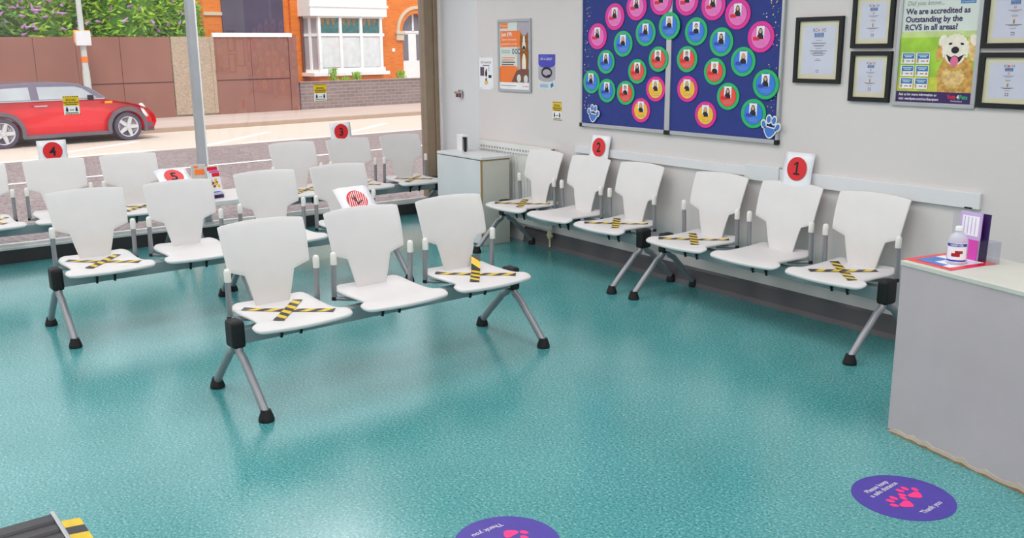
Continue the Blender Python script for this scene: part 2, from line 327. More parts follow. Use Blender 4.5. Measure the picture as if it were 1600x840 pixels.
bench(3, (-5.355, 4.345, 0), 0, [X1, None, X1], 'white bench along the right wall beside the cabinet, under card 2')

# low table between the window benches
t = thing('low_table', 'low white table between the two window benches, holding leaflets', 'table', (-7.62, 2.57, 0), (0, 0, radians(1.5)))
b = MB(); b.box(-.30, .30, -.36, .36, .405, .445, 'white_shell'); b.build('tabletop', t, bevel=.006)
for s in (-1, 1):
    for f in (-1, 1):
        b = MB(); b.tube([(f*.05, s*.30, .405), (f*.10, s*.30, .30), (f*.24, s*.30, .02)], .018, 'grey_metal'); lg = b.build('leg', t, smooth=True, auto=50)
        b = MB(); b.lathe([(.03, 0), (.03, .02), (.02, .035)], 'rubber', 14, (f*.245, s*.30, 0)); b.build('rubber_foot', lg)

# ------------------------------------------------------------------ numbered cards behind the backrests
def number_card(txt, loc, rot, label, wd=.21, ht=.297, r=.07, scribble=False, cy=.1, curl=.012):
    t = thing('number_card', label, 'sign', loc, rot, 'numbered red disc cards on the seating')
    b = MB(); n = 6; v = []
    for j in range(n+1):
        for i in range(n+1):
            x = wd*(i/n-.5); y = ht*(j/n-.5); e = max(0, abs(i/n-.5)-.33)*max(0, j/n-.62)
            v.append((x, y, -.004-curl*e*20))
    b.add(v, [(j*(n+1)+i, j*(n+1)+i+1, (j+1)*(n+1)+i+1, (j+1)*(n+1)+i) for j in range(n) for i in range(n)], 'paper')
    b.build('sheet', t, solid=.0012, smooth=True)
    b = MB(); b.flat = True; b.disc(0, cy-ht/2+ht/2, r, r, .0005, 'card_red', 40)
    if scribble:
        for k in range(9):
            x = -r*.8+k*r*.2; h = math.sqrt(max(0, r*r-x*x))*.92; b.line(x-.006, cy-h, x+.010, cy+h, .004, .001, 'plain_white')
        b.line(-.028, cy+.02, .0, cy-.02, .007, .0015, 'tape_black'); b.line(.0, cy-.02, .03, cy-.005, .007, .0017, 'tape_black'); b.line(-.012, cy+.03, -.002, cy-.03, .006, .0019, 'tape_black')
    elif txt != '1':
        b.text(txt, 0, cy-.034, .098, .0012, 'black', 'CENTER', bold=.0018)
    if txt == '1': b.rect(-.005, cy-.034, .007, cy+.040, .0013, 'black'); b.poly([(-.005, cy+.040), (-.005, cy+.028), (-.022, cy+.018), (-.022, cy+.028)], .0013, 'black'); b.rect(-.022, cy-.036, .024, cy-.026, .0014, 'black')
    b.build('red_disc', t)
    return t
number_card('1', (-3.528, 4.600, .835), (radians(84), 0, 0), 'white card with red disc reading 1, behind a backrest near the counter', cy=.052)
number_card('2', (-5.313, 4.598, .815), (radians(84), 0, radians(2)), 'white card with red disc reading 2, behind a backrest under the noticeboard', cy=.060)
number_card('3', (-7.965, 3.79, .80), (radians(86), 0, radians(91.5)), 'white card with red disc reading 3, on the window bench nearest the corner', cy=.065)
number_card('4', (-7.925, 1.35, .795), (radians(86), 0, radians(91.5)), 'white card with red disc reading 4, on the left window bench before the red car', cy=.065)
number_card('5', (-6.175, 1.765, .765), (radians(38), 0, radians(94)), 'white card with red disc reading 5, lying back behind a middle-row backrest', cy=.068, r=.062)
number_card('', (-4.46, 2.215, .775), (radians(50), 0, radians(95)), 'white card with scribbled-over red disc, behind the front bench', cy=.060, scribble=True, r=.06)

# leaflet stands on the low table
def leaflet(loc, rz, label, kind):
    t = thing('leaflet_stand', label, 'leaflets', loc, (radians(78), 0, rz), 'leaflets on the low window table')
    b = MB(); b.box(-.055, .055, 0, .26 if kind else .275, -.012, 0, 'paper'); b.build('leaflet_stack', t, bevel=.002)
    b = MB(); b.flat = True
    if kind == 0:
        b.rect(-.053, .002, .053, .272, .0006, 'kerb_pale'); b.rect(-.03, .19, .045, .235, .0012, 'orange'); b.rect(-.035, .245, 0, .262, .0012, 'orange'); b.rect(-.053, .07, .053, .10, .0013, 'fur_brown'); b.rect(-.053, .03, .053, .06, .0012, 'fur_brown')
        b.rect(-.03, .10, .03, .106, .0012, 'light_ink')
    else:
        b.rect(-.053, .002, .053, .258, .0006, 'paper'); b.rect(-.053, .225, .04, .256, .0012, 'card_red'); b.rect(-.02, .175, .05, .205, .0012, 'card_red'); b.rect(-.04, .208, .05, .222, .0012, 'leaflet_pink')
        for k in range(9): b.disc(random.uniform(-.04, .04), random.uniform(.09, .155), .013, .012, .0013+.0001*k, random.choice(['fur_brown', 'gold', 'fur_tan', 'darkred']), 12)
        b.rect(-.053, .002, .053, .03, .0014, 'dark_purple'); b.rect(-.03, .05, .03, .057, .0013, 'label_blue')
    b.build('cover_print', t)
    b = MB(); b.box(-.062, .062, 0, .05, .004, .007, 'clear_plastic'); b.build('acrylic_lip', t)
leaflet((-7.52, 2.325, .445), radians(80), 'white and orange leaflets standing on the low window table', 0)
leaflet((-7.45, 2.44, .445), radians(105), 'red and pink leaflets with pet food picture on the low window table', 1)

# ------------------------------------------------------------------ hazard notices (yellow/white)
def hazard(loc, rot, label, w_=.112, h_=.145):
    t = thing('distancing_notice', label, 'sign', loc, rot, 'yellow and white distancing notices')
    b = MB(); b.box(-w_/2, w_/2, -h_/2, h_/2, 0, .001, 'plain_white'); b.build('card', t)
    b = MB(); b.flat = True; z = .0016
    b.rect(-w_/2, -.002, w_/2, h_/2, z, 'yellow')
    for k in range(7):
        x = -w_/2+.004+k*w_/7; b.rect(x, h_/2-.008, x+w_/14, h_/2-.001, z+.0005, 'black'); b.rect(x, -h_/2+.001, x+w_/14, -h_/2+.008, z+.0005, 'yellow')
        b.rect(x+w_/14, -h_/2+.001, x+w_/7, -h_/2+.008, z+.0004, 'black')
    b.text('SOCIAL', 0, .036, .022, z+.0005, 'black', 'CENTER', bold=.0006); b.text('DISTANCING', 0, .016, .0185, z+.0005, 'black', 'CENTER', bold=.0006); b.rect(-w_*.38, .004, w_*.38, .010, z+.0005, 'black')
    for s in (-1, 1):
        b.disc(s*w_*.30, -.018, .006, .006, z+.0005, 'black', 12); b.rect(s*w_*.30-.008, -.046, s*w_*.30+.008, -.024, z+.0006, 'black')
        b.poly([(s*.008, -.030), (s*.008, -.040), (s*.017, -.035)][::s], z+.0005, 'black')
    b.rect(-.012, -.037, .012, -.033, z+.0006, 'black'); b.rect(-w_*.4, -.060, w_*.4, -.054, z+.0005, 'ink')
    b.build('notice_print', t)
hazard((-5.867, YW-.001, 1.112), WALL, 'yellow and white distancing notice on the wall left of the noticeboard')
hazard((XG+.0035, 1.553, 1.190), (pi/2, 0, pi/2), 'distancing notice on the window glass in front of the red car', .116, .145)
hazard((XG+.0035, 3.665, 1.215), (pi/2, 0, pi/2), 'distancing notice on the window glass in front of the grey garden wall', .122, .155)

# ------------------------------------------------------------------ noticeboard
BX, BZ = -4.635, 1.62
nb = thing('noticeboard', 'large dark blue two-panel noticeboard with silver frame on the right wall', 'noticeboard', (BX, YW, 1.03), WALL)
def panel(x0, x1, seed):
    b = MB(); b.box(x0, x1, .01, 1.30, .004, .016, 'board_blue'); rd = random.Random(seed)
    for k in range(70):
        x = x0+.015+abs(rd.gauss(0, .05)) if seed == 1 else x1-.015-abs(rd.gauss(0, .05)); y = rd.uniform(.12, 1.0)
        b.disc(min(max(x, x0+.01), x1-.01), y, rd.uniform(.002, .006), rd.uniform(.002, .005), .0165+.00005*k, rd.choice(['gold', 'blue', 'plain_white', 'fur_tan', 'green']), 7)
    return b.build('panel', nb)
panel(-.905, -.012, 1); panel(.015, .918, 2)
b = MB(); b.box(-.025, .022, 0, 1.31, .002, .026, 'silver'); b.build('centre_strip', nb, bevel=.002)
b = MB()
b.box(-.92, .935, -.014, .012, .002, .024, 'silver'); b.box(-.92, .935, 1.295, 1.315, .002, .024, 'silver')
b.box(-.92, -.903, 0, 1.31, .002, .024, 'silver'); b.box(.917, .935, 0, 1.31, .002, .024, 'silver'); b.build('frame', nb, bevel=.002)
for x in (-.915, 0, .925):
    b = MB(); b.box(x-(.028 if x == 0 else .012), x+(.028 if x == 0 else .012), -.018, .012, .0, .028, 'black'); b.build('corner_cap', nb, bevel=.002)
def portrait(x, z, ring, inner, label, r=.088, hairc='hair', long_=True, strip='magenta'):
    t = thing('portrait_disc', label, 'paper disc', (x, YW-(.0275 if abs(x-BX) < .12 or abs(x-BX) > .80 else .0185), z), WALL, 'round portrait discs on the noticeboard')
    b = MB(); b.prism([(r*cos(2*pi*k/40)*1.06, r*sin(2*pi*k/40)*.97) for k in range(40)], ring, 'z', 0, .0035); b.build('outer_disc', t)
    b = MB(); b.flat = True; b.disc(0, 0, r*.80, r*.74, .0040, 'darkred' if inner == 'red' else 'navy', 36); b.disc(0, 0, r*.77, r*.715, .0045, inner, 36); b.build('inner_disc', t)
    b = MB(); b.flat = True; j = random.uniform(-.004, .004); x0, x1, y0, y1 = -.030+j, .030+j, -.012, .062
    b.rect(x0, y0, x1, y1, .0055, 'paper'); cx = j
    if long_: b.disc(cx, .024, .017, .025, .0058, hairc, 16)
    b.disc(cx, .036, .0135, .016, .0060, hairc, 16); b.disc(cx, .033, .0098, .0125, .0063, 'skin', 16)
    b.poly([(cx-.025, -.012), (cx+.025, -.012), (cx+.022, .010), (cx+.008, .019), (cx-.008, .019), (cx-.022, .010)], .0066, 'shirt'); b.build('portrait_photo', t)
    b = MB(); b.flat = True; b.rect(-.056, -.020, -.012, .0, .0070, strip)
    for k in range(2): b.rect(-.03, -.034-k*.012, .04, -.031-k*.012, .0052, 'light_ink')
    b.build('name_strip', t)
PP = [(-5.369, 1.675), (-5.185, 1.808), (-4.962, 1.868), (-4.716, 1.896), (-4.486, 1.886), (-4.257, 1.849), (-4.054, 1.789), (-3.865, 1.65)]
PL = ['pink portrait disc at the low left end of the pink arc', 'pink portrait disc second from the left end of the pink arc', 'pink portrait disc third from the left end of the pink arc', 'pink portrait disc cut by the picture top, just left of the centre strip',
      'pink portrait disc cut by the picture top, just right of the centre strip', 'pink portrait disc third from the right end of the pink arc', 'pink portrait disc second from the right end of the pink arc', 'pink portrait disc at the low right end of the pink arc']
for (x, z), l in zip(PP, PL): portrait(x, z, 'magenta', 'pink', l, .095, strip='card_red')
PB = [(-5.433, 1.348), (-5.259, 1.289), (-5.272, 1.494), (-5.093, 1.62), (-4.866, 1.691), (-4.631, 1.732), (-4.397, 1.691), (-4.178, 1.623), (-3.995, 1.503), (-3.803, 1.37), (-3.894, 1.191)]
BL = ['blue portrait disc overhanging the left edge of the noticeboard', 'low blue portrait disc touching the leftmost disc and a red one', 'blue portrait disc directly above the two lowest left blue discs', 'blue portrait disc on the left panel below the second pink disc',
      'blue portrait disc on the left panel nearest the centre strip', 'topmost blue portrait disc overlapping the centre strip', 'blue portrait disc on the right panel nearest the centre strip', 'blue portrait disc on the right panel below the third pink disc from right',
      'blue portrait disc between the rightmost pink disc and upper right red disc', 'large blue portrait disc nearest the right edge of the noticeboard', 'lowest blue portrait disc, left of the right paw print']
for i, ((x, z), l) in enumerate(zip(PB, BL)): portrait(x, z, 'green', 'blue', l, .087 if i < 3 else .092, 'fair' if i in (3, 5, 8) else 'hair', i != 6, 'label_blue')
PR = [(-5.057, 1.279), (-4.942, 1.431), (-4.727, 1.515), (-4.469, 1.516), (-4.223, 1.44), (-4.104, 1.288)]
RL = ['lowest red portrait disc on the left panel', 'middle red portrait disc on the left panel', 'highest red portrait disc on the left panel, by the centre strip', 'highest red portrait disc on the right panel, by the centre strip', 'middle red portrait disc on the right panel', 'lowest red portrait disc on the right panel']
for i, ((x, z), l) in enumerate(zip(PR, RL)): portrait(x, z, 'green', 'red', l, .087, 'fair' if i == 4 else 'hair', i in (1, 5), 'card_red')
PY = [(-4.755, 1.315), (-4.896, 1.164), (-4.457, 1.324), (-4.288, 1.164)]
YL = ['upper yellow portrait disc on the left panel', 'lower yellow portrait disc on the left panel', 'upper yellow portrait disc on the right panel', 'lower yellow portrait disc on the right panel']
for (x, z), l in zip(PY, YL): portrait(x, z, 'magenta', 'gold', l, .087, 'fair', True, 'gold')
def paw_shapes(b, s, h, m, grow=0., cx=0, cy=0, rot=0, sx=1):
    def tr(x, y): x *= s*sx; y *= s; return cx+x*cos(rot)-y*sin(rot), cy+x*sin(rot)+y*cos(rot)
    for (x, y, rx, ry, a) in ((-.74, .20, .19, .28, .35), (-.28, .68, .19, .30, .1), (.28, .68, .19, .30, -.1), (.74, .20, .19, .28, -.35)):
        p = tr(x, y); b.disc(p[0], p[1], (rx*s+grow)*sx, ry*s+grow, h, m, 20, rot+a)
    pts = []
    for k in range(32):
        a = 2*pi*k/32; r = .46+.07*cos(3*(a+pi/2))+.03*cos(2*a); g = grow/s
        pts.append(tr((r+g)*cos(a)*1.05, -.34+(r+g)*sin(a)*.9))
    b.poly(pts, h, m)
for x, s, l in ((-5.399, .066, 'white-outlined paw print in the lower left corner of the noticeboard'), (-3.752, .072, 'white-outlined paw print in the lower right corner of the noticeboard')):
    t = thing('paw_print', l, 'paper cut-out', (x, YW-.029, 1.112), WALL, 'paw prints on the noticeboard')
    b = MB(); b.flat = True; paw_shapes(b, s, .001, 'plain_white', .0085, rot=-.15); b.build('outline', t, solid=.001)
    b = MB(); b.flat = True; paw_shapes(b, s, .0035, 'mat_blue', 0, rot=-.15); b.build('pads', t)

# ------------------------------------------------------------------ certificates
def certificate(x0, x1, z0, z1, label, big=False):
    cx, cz = (x0+x1)/2, (z0+z1)/2; W, H = x1-x0, z1-z0
    t = thing('framed_certificate', label, 'picture frame', (cx, YW, cz), WALL, 'framed certificates on the right wall')
    fr = .024
    b = MB()
    b.box(-W/2, W/2, -H/2, -H/2+fr, 0, .02, 'black'); b.box(-W/2, W/2, H/2-fr, H/2, 0, .02, 'black'); b.box(-W/2, -W/2+fr, -H/2+fr, H/2-fr, 0, .02, 'black'); b.box(W/2-fr, W/2, -H/2+fr, H/2-fr, 0, .02, 'black'); b.build('frame', t)
    b = MB(); b.box(-W/2+fr, W/2-fr, -H/2+fr, H/2-fr, .003, .008, 'cream_mat'); b.build('mount', t)
    b = MB(); b.flat = True; pw, ph = W/2-fr-.024, H/2-fr-.024; b.rect(-pw, -ph, pw, ph, .0085, 'paper')
    h = .009; k = ph/.13
    b.text('RC   VS', 0, ph-.033*k, .026*k, h, 'ink', 'CENTER'); b.disc(-.002, ph-.026*k, .006, .006, h, 'orange', 12)
    b.rect(-.030*k, ph-.062*k, .030*k, ph-.038*k, h, 'cert_blue'); b.text('PRACTICE', 0, ph-.048*k, .010*k, h+.0004, 'paper', 'CENTER'); b.text('STANDARDS', 0, ph-.059*k, .009*k, h+.0004, 'paper', 'CENTER')
    if not big:
        b.disc(0, ph-.078*k, .008*k, .008*k, h, 'orange', 14); b.disc(0, ph-.078*k, .004*k, .004*k, h+.0004, 'paper', 10)
        rows = [(.098, .040), (.105, .022), (.128, .020), (.134, .016)]
        b.disc(0, ph-.156*k, .008*k, .009*k, h, 'gold', 12); b.rect(-.005*k, ph-.176*k, .005*k, ph-.160*k, h, 'edge_tan')
        rows += [(.184, .05), (.189, .03), (.205, .018)]
    else:
        rows = [(.080, .020), (.094, .046), (.106, .036), (.112, .026), (.122, .02), (.136, .054), (.144, .03), (.150, .046), (.158, .034), (.178, .012), (.186, .02)]
    for y, hw in rows:
        if ph-y*k > -ph+.03: b.rect(-hw*k, ph-y*k, hw*k, ph-(y-.003)*k, h, 'light_ink' if hw < .03 else 'ink')
    b.rect(-.008, -ph+.012, .008, -ph+.027, h, 'ink'); b.rect(-.0055, -ph+.0145, .0055, -ph+.0245, h+.0004, 'paper'); b.build('certificate_print', t)
    b = MB(); b.box(-W/2+fr, W/2-fr, -H/2+fr, H/2-fr, .013, .0145, 'clear_plastic'); b.build('glazing', t)
certificate(-3.616, -3.298, 1.385, 1.755, 'framed certificate hanging alone, right of the noticeboard', True)
certificate(-3.243, -2.990, 1.580, 1.868, 'framed certificate left of the dog poster, upper of two')
certificate(-3.235, -2.984, 1.294, 1.564, 'framed certificate left of the dog poster, lower of two')
certificate(-2.505, -2.215, 1.576, 1.875, 'framed certificate right of the dog poster, upper of two')
certificate(-2.500, -2.215, 1.290, 1.556, 'framed certificate right of the dog poster, lower of two')

def snapframe(t, W, H, fr, m='silver'):
    b = MB()
    for (x0, x1, y0, y1) in ((-W/2, W/2, -H/2, -H/2+fr), (-W/2, W/2, H/2-fr, H/2), (-W/2, -W/2+fr, -H/2+fr, H/2-fr), (W/2-fr, W/2, -H/2+fr, H/2-fr)): b.box(x0, x1, y0, y1, 0, .014, m)
    b.build('frame', t, bevel=.003)
# dog poster
W, H = .455, .60; t = thing('dog_poster', 'silver-framed accreditation poster with smiling golden dog on grass', 'poster', (-2.739, YW, 1.28+.30), WALL)
snapframe(t, W, H, .022)
b = MB(); b.box(-W/2+.02, W/2-.02, -H/2+.02, H/2-.02, .002, .005, 'sky_print'); b.build('backing', t)
b = MB(); b.flat = True; h = .0056; xl, xr, yb, yt = -W/2+.022, W/2-.022, -H/2+.022, H/2-.022
b.rect(xl, yb, xr, yb+.36, h, 'grass_print'); b.rect(xl, yb+.055, xr, yb+.13, h+.0003, 'grass_dark'); b.rect(xl, yb+.33, xr, yb+.36, h+.0002, 'grass_pale')
b.rect(xl, yb, xr, yb+.056, h+.0018, 'dark_purple')
dx = .100
def blob(cx, cy, rx, ry, hh, m, n=40, jag=.06, rot=0):
    pts = []
    for k in range(n):
        a = 2*pi*k/n; q = 1+(jag if k % 2 else -jag)*random.uniform(.3, 1); x = rx*q*cos(a); y = ry*q*sin(a); pts.append((cx+x*cos(rot)-y*sin(rot), cy+x*sin(rot)+y*cos(rot)))
    b.poly(pts, hh, m)
H0 = h+.0008; yb -= .016
b.poly([(dx-.075, yb+.05), (dx+.10, yb+.05), (dx+.108, yb+.16), (dx+.085, yb+.24), (dx-.06, yb+.24), (dx-.088, yb+.17)], H0, 'fur_gold')
blob(dx+.01, yb+.16, .095, .075, H0+.0003, 'fur_gold', jag=.1); blob(dx, yb+.15, .06, .055, H0+.0005, 'fur_tan', jag=.12)
blob(dx-.075, yb+.285, .022, .06, H0+.0006, 'fur_gold', rot=-.25, jag=.1); blob(dx+.09, yb+.285, .026, .064, H0+.0006, 'fur_tan', rot=.3, jag=.1)
blob(dx, yb+.285, .072, .076, H0+.0009, 'fur_white', jag=.05); blob(dx, yb+.232, .060, .055, H0+.0010, 'fur_gold', jag=.1); blob(dx, yb+.258, .053, .050, H0+.0012, 'fur_white', jag=.04)
blob(dx+.095, yb+.33, .02, .03, H0+.0013, 'fur_white', jag=.1, rot=.4); blob(dx-.07, yb+.33, .02, .03, H0+.0013, 'fur_white', jag=.1, rot=-.4)
b.poly([(dx-.047, yb+.262), (dx-.02, yb+.248), (dx, yb+.256), (dx+.02, yb+.248), (dx+.050, yb+.262), (dx+.030, yb+.228), (dx+.012, yb+.212), (dx-.014, yb+.212), (dx-.030, yb+.228)], H0+.0015, 'shirt')
b.disc(dx, yb+.226, .021, .026, H0+.0018, 'tongue', 20)
b.disc(dx, yb+.282, .021, .017, H0+.0018, 'shirt', 18); b.disc(dx-.028, yb+.313, .010, .0055, H0+.0018, 'shirt', 14, .2); b.disc(dx+.034, yb+.312, .010, .0055, H0+.0018, 'shirt', 14, -.2)
yb += .016
for j in range(3):
    for i in range(2):
        x0 = xl+.014+i*.083; y0 = yb+.225-j*.064; b.rect(x0, y0-.044+.044, x0+.076, y0+.056, H0+.0003, 'plain_white') if False else b.rect(x0, y0-.028, x0+.076, y0+.028, H0+.002, 'plain_white')
        b.rect(x0+.006, y0-.002, x0+.072, y0+.025, H0+.0024, 'cert_blue'); b.rect(x0+.012, y0+.014, x0+.066, y0+.018, H0+.0027, 'sky_print'); b.rect(x0+.02, y0+.006, x0+.058, y0+.010, H0+.0027, 'sky_print')
        b.disc(x0+.010, y0-.012, .006, .012, H0+.0026, 'fur_gold', 10); b.disc(x0+.064, y0-.014, .006, .006, H0+.0026, 'orange', 10); b.rect(x0+.028, y0-.017, x0+.05, y0-.011, H0+.0026, 'light_ink')
b.text('Did you know...', xl+.02, .213, .034, H0, 'light_ink', shear=.2, sx=.95)
for k, s in enumerate(('We are accredited as', 'Outstanding by the', 'RCVS in all areas?')): b.text(s, xl+.018, (.170, .130, .090)[k], .0405, H0, 'dark_purple', bold=.0010, sx=.985)
b.rect(xr-.10, .214, xr-.022, .242, H0, 'cert_blue'); b.text('PRACTICE', xr-.061, .230, .012, H0+.0003, 'sky_print', 'CENTER'); b.text('STANDARDS', xr-.061, .218, .012, H0+.0003, 'sky_print', 'CENTER')
b.text('Ask us for more information or', xl+.014, yb+.034, .0185, H0+.0015, 'plain_white', bold=.0003, sx=.9); b.text('visit: vets4pets.com/northampton', xl+.014, yb+.012, .0185, H0+.0015, 'plain_white', bold=.0003, sx=.9)
b.text('Vets', xl+.285, yb+.024, .030, H0+.0015, 'card_red', bold=.0007, sx=.85); b.text('4', xl+.336, yb+.024, .030, H0+.0015, 'plain_white', bold=.0007, sx=.85); b.text('Pets', xl+.350, yb+.024, .030, H0+.0015, 'green', bold=.0007, sx=.85); b.text('Northampton', xl+.305, yb+.010, .011, H0+.0015, 'plain_white')
b.build('poster_print', t)

# orange offer poster
W, H = .463, .585; t = thing('offer_poster', 'silver-framed orange offer poster with terrier on the wall left of noticeboard', 'poster', (-6.43, YW, 1.535), WALL)
snapframe(t, W, H, .022, 'frame_grey')
b = MB(); b.box(-W/2+.02, W/2-.02, -H/2+.02, H/2-.02, .002, .005, 'plain_white'); b.build('backing', t)
b = MB(); b.flat = True; h = .0056; xl, xr, yb, yt = -W/2+.022, W/2-.022, -H/2+.022, H/2-.022
b.rect(xl, yb+.055, xr, yt, h, 'sky_print'); b.rect(xl+.25, yb+.05, xr, yt, h+.0003, 'grey_print')
b.rect(xl+.01, yt-.05, xl+.12, yt-.005, h+.0005, 'orange'); b.text('Finance', xl+.02, yt-.038, .03, h+.001, 'sky_print')
b.rect(xl+.012, yt-.20, xl+.30, yt-.07, h+.0006, 'orange'); b.text('Just £99:', xl+.03, yt-.112, .044, h+.001, 'plain_white', bold=.0008); b.text('Lifetime vaccinations', xl+.03, yt-.148, .025, h+.001, 'plain_white'); b.text('guaranteed for your pet', xl+.03, yt-.182, .022, h+.001, 'plain_white')
for k in range(3): b.disc(xl+.195+k*.042, yt-.235, .017, .021, h+.0008, 'ink', 18); b.disc(xl+.195+k*.042, yt-.235, .010, .013, h+.0011, 'sky_print', 18)
for k in range(2): b.rect(xl+.03, yt-.232-k*.015, xl+.15, yt-.226-k*.015, h+.0008, 'light_ink')
for k in range(4): b.rect(xl+.03, yt-.29-k*.018, xl+.22-.02*(k % 2), yt-.283-k*.018, h+.0008, 'orange' if k < 2 else 'ink')
b.poly([(xl, yb+.055), (xl+.25, yb+.055), (xl+.27, yb+.17), (xl+.22, yb+.19), (xl+.02, yb+.19), (xl, yb+.17)], h+.0006, 'orange')
b.poly([(xl+.30, yb+.10), (xl+.40, yb+.10), (xl+.41, yb+.30), (xl+.38, yb+.42), (xl+.31, yb+.42), (xl+.29, yb+.30)], h+.0012, 'fur_brown'); b.disc(xl+.345, yb+.37, .058, .065, h+.0014, 'fur_brown'); b.poly([(xl+.29, yb+.40), (xl+.33, yb+.42), (xl+.30, yb+.46)], h+.0015, 'fur_brown'); b.poly([(xl+.36, yb+.42), (xl+.40, yb+.40), (xl+.40, yb+.46)], h+.0015, 'fur_brown')
b.poly([(xl+.335, yb+.43), (xl+.355, yb+.43), (xl+.370, yb+.34), (xl+.345, yb+.31), (xl+.32, yb+.34)], h+.0017, 'fur_white'); b.disc(xl+.345, yb+.335, .016, .016, h+.002, 'shirt'); b.disc(xl+.322, yb+.385, .007, .006, h+.002, 'shirt'); b.disc(xl+.368, yb+.385, .007, .006, h+.002, 'shirt'); b.disc(xl+.345, yb+.20, .028, .09, h+.0018, 'fur_white')
b.poly([(xl+.17, yb+.06), (xl+.24, yb+.15), (xl+.30, yb+.165), (xr, yb+.165), (xr, yb+.10), (xr-.01, yb+.06)], h+.0022, 'pipe_brown'); b.disc(xl+.275, yb+.09, .028, .032, h+.0025, 'sky_print'); b.disc(xl+.37, yb+.085, .028, .032, h+.0025, 'sky_print')
b.rect(xl, yb, xr, yb+.055, h+.0027, 'plain_white'); b.rect(xl+.02, yb+.025, xl+.24, yb+.031, h+.003, 'light_ink'); b.text('Vets4Pets', xr-.10, yb+.02, .022, h+.003, 'card_red')
b.build('poster_print', t)
# white paper notice near the corner
t = thing('taped_notice', 'white taped paper notice with small pet pictures beside the corner', 'poster', (-6.853, YW, 1.385), WALL)
b = MB(); b.box(-.105, .105, -.135, .135, 0, .0012, 'paper'); b.build('sheet', t)
b = MB(); b.flat = True; h = .0018
b.text('PETS WANTED', 0, .085, .024, h, 'darkred', 'CENTER'); b.rect(-.05, .065, .05, .072, h, 'ink'); b.rect(-.09, -.02, -.03, .055, h, 'pipe_brown'); b.rect(-.085, -.015, -.06, .05, h+.0004, 'navy'); b.disc(.0, .0, .016, .028, h, 'black', 16); b.disc(.006, .03, .009, .009, h+.0003, 'black', 12)
b.rect(.035, -.035, .08, -.012, h, 'black'); b.rect(.04, .02, .046, .06, h, 'ink'); b.disc(0, -.075, .028, .02, h, 'fur_tan', 16); b.disc(.0, -.05, .014, .014, h+.0003, 'fur_brown', 14); b.build('notice_print', t)
for x, y in ((-.09, .145), (.09, .15), (-.09, -.13), (.09, -.13)):
    b = MB(); b.box(x-.02, x+.02, y-.012, y+.012, .002, .0026, 'laminate'); b.build('clear_tape', t)
# blue leaflet
t = thing('wall_leaflet', 'blue leaflet with collar photo between orange poster and noticeboard', 'poster', (-6.0, YW, 1.412), WALL)
b = MB(); b.box(-.108, .108, -.135, .135, 0, .0012, 'sky_print'); b.build('sheet', t)
b = MB(); b.flat = True; h = .0018; b.rect(-.108, .06, .108, .135, h, 'label_blue'); b.disc(0, .06, .108, .03, h+.0002, 'label_blue', 24); b.rect(-.108, -.05, .108, .045, h+.0001, 'grey_print'); b.disc(0, -.05, .108, .028, h+.00015, 'grey_print', 24)
for k in range(28): a = 2*pi*k/28; a2 = 2*pi*(k+1)/28; b.line(.062*cos(a), -.005+.034*sin(a), .062*cos(a2), -.005+.034*sin(a2), .018, h+.0005, 'black')
b.rect(.01, -.045, .04, -.022, h+.0008, 'shirt'); b.text('ON A LEAD?', -.085, .09, .028, h+.0006, 'plain_white'); b.rect(-.085, .118, .02, .123, h+.0006, 'blue')
for k in range(3): b.rect(-.09, -.10-k*.01, .02, -.096-k*.01, h+.0004, 'blue')
b.poly([(.06, -.125), (.09, -.105), (.075, -.08), (.045, -.10)], h+.0004, 'cert_blue'); b.build('leaflet_print', t)

# ------------------------------------------------------------------ dado trunking, latch, radiator, cabinet
t = thing('cable_trunking', 'white cable trunking running along the right wall above the seats', 'trunking', (-4.0, YW, .83), (0, 0, 0))
b = MB(); b.box(-1.25, .065, -.02, 0, -.028, .032, 'pier_paint'); b.build('trunking_cover', t, bevel=.003)
b = MB(); b.box(-1.61, -1.36, -.03, 0, -.02, .035, 'pier_paint'); b.build('trunking_end', t, bevel=.004)
b = MB(); b.box(.065, .33, -.032, 0, -.048, .05, 'laminate'); b.build('junction_box', t, bevel=.005)
b = MB(); b.box(.33, 1.575, -.024, 0, -.046, .036, 'pier_paint'); b.build('trunking_cover', t, bevel=.003)
b = MB(); b.box(1.50, 1.54, -.027, -.02, -.046, -.038, 'black'); b.build('cable_slot', t)
t = thing('door_latch', 'chrome bolt latch on the white corner pier', 'latch', (-7.45, 4.765, 1.19), (0, 0, radians(-15)))
b = MB(); b.box(-.045, .055, -.012, .0, -.035, .035, 'chrome'); b.build('latch_plate', t, bevel=.003)
b = MB(); b.tube([(-.07, -.03, .012), (.0, -.03, .012)], .012, 'chrome'); b.tube([(-.02, -.03, .0), (-.02, -.03, -.03)], .012, 'pipe_brown'); b.tube([(.0, 0, .012), (.0, -.03, .012)], .009, 'chrome'); b.build('bolt_knob', t, smooth=True, auto=50)
t = thing('radiator', 'white panel radiator behind the cabinet and first wall seat', 'radiator', (-6.37, YW, 0))
b = MB(); b.box(-.52, .48, -.048, -.030, .16, .80, 'radiator')
for k in range(24): x = -.49+k*.04; b.box(x, x+.022, -.053, -.047, .19, .76, 'radiator')
b.build('panel', t, bevel=.003)
b = MB(); b.box(-.53, .49, -.056, -.01, .80, .815, 'radiator'); b.box(-.53, .49, -.058, -.053, .745, .80, 'radiator')
for k in range(24): x = -.50+k*.041; b.box(x, x+.02, -.0595, -.057, .765, .780, 'light_ink')
b.build('top_grille', t)
for s in (-.45, .42):
    b = MB(); b.box(s-.015, s+.015, -.030, 0, .3, .7, 'radiator'); b.build('wall_bracket', t)
b = MB(); b.box(.485, .495, -.05, -.02, .785, .812, 'ink'); b.build('end_cap', t)
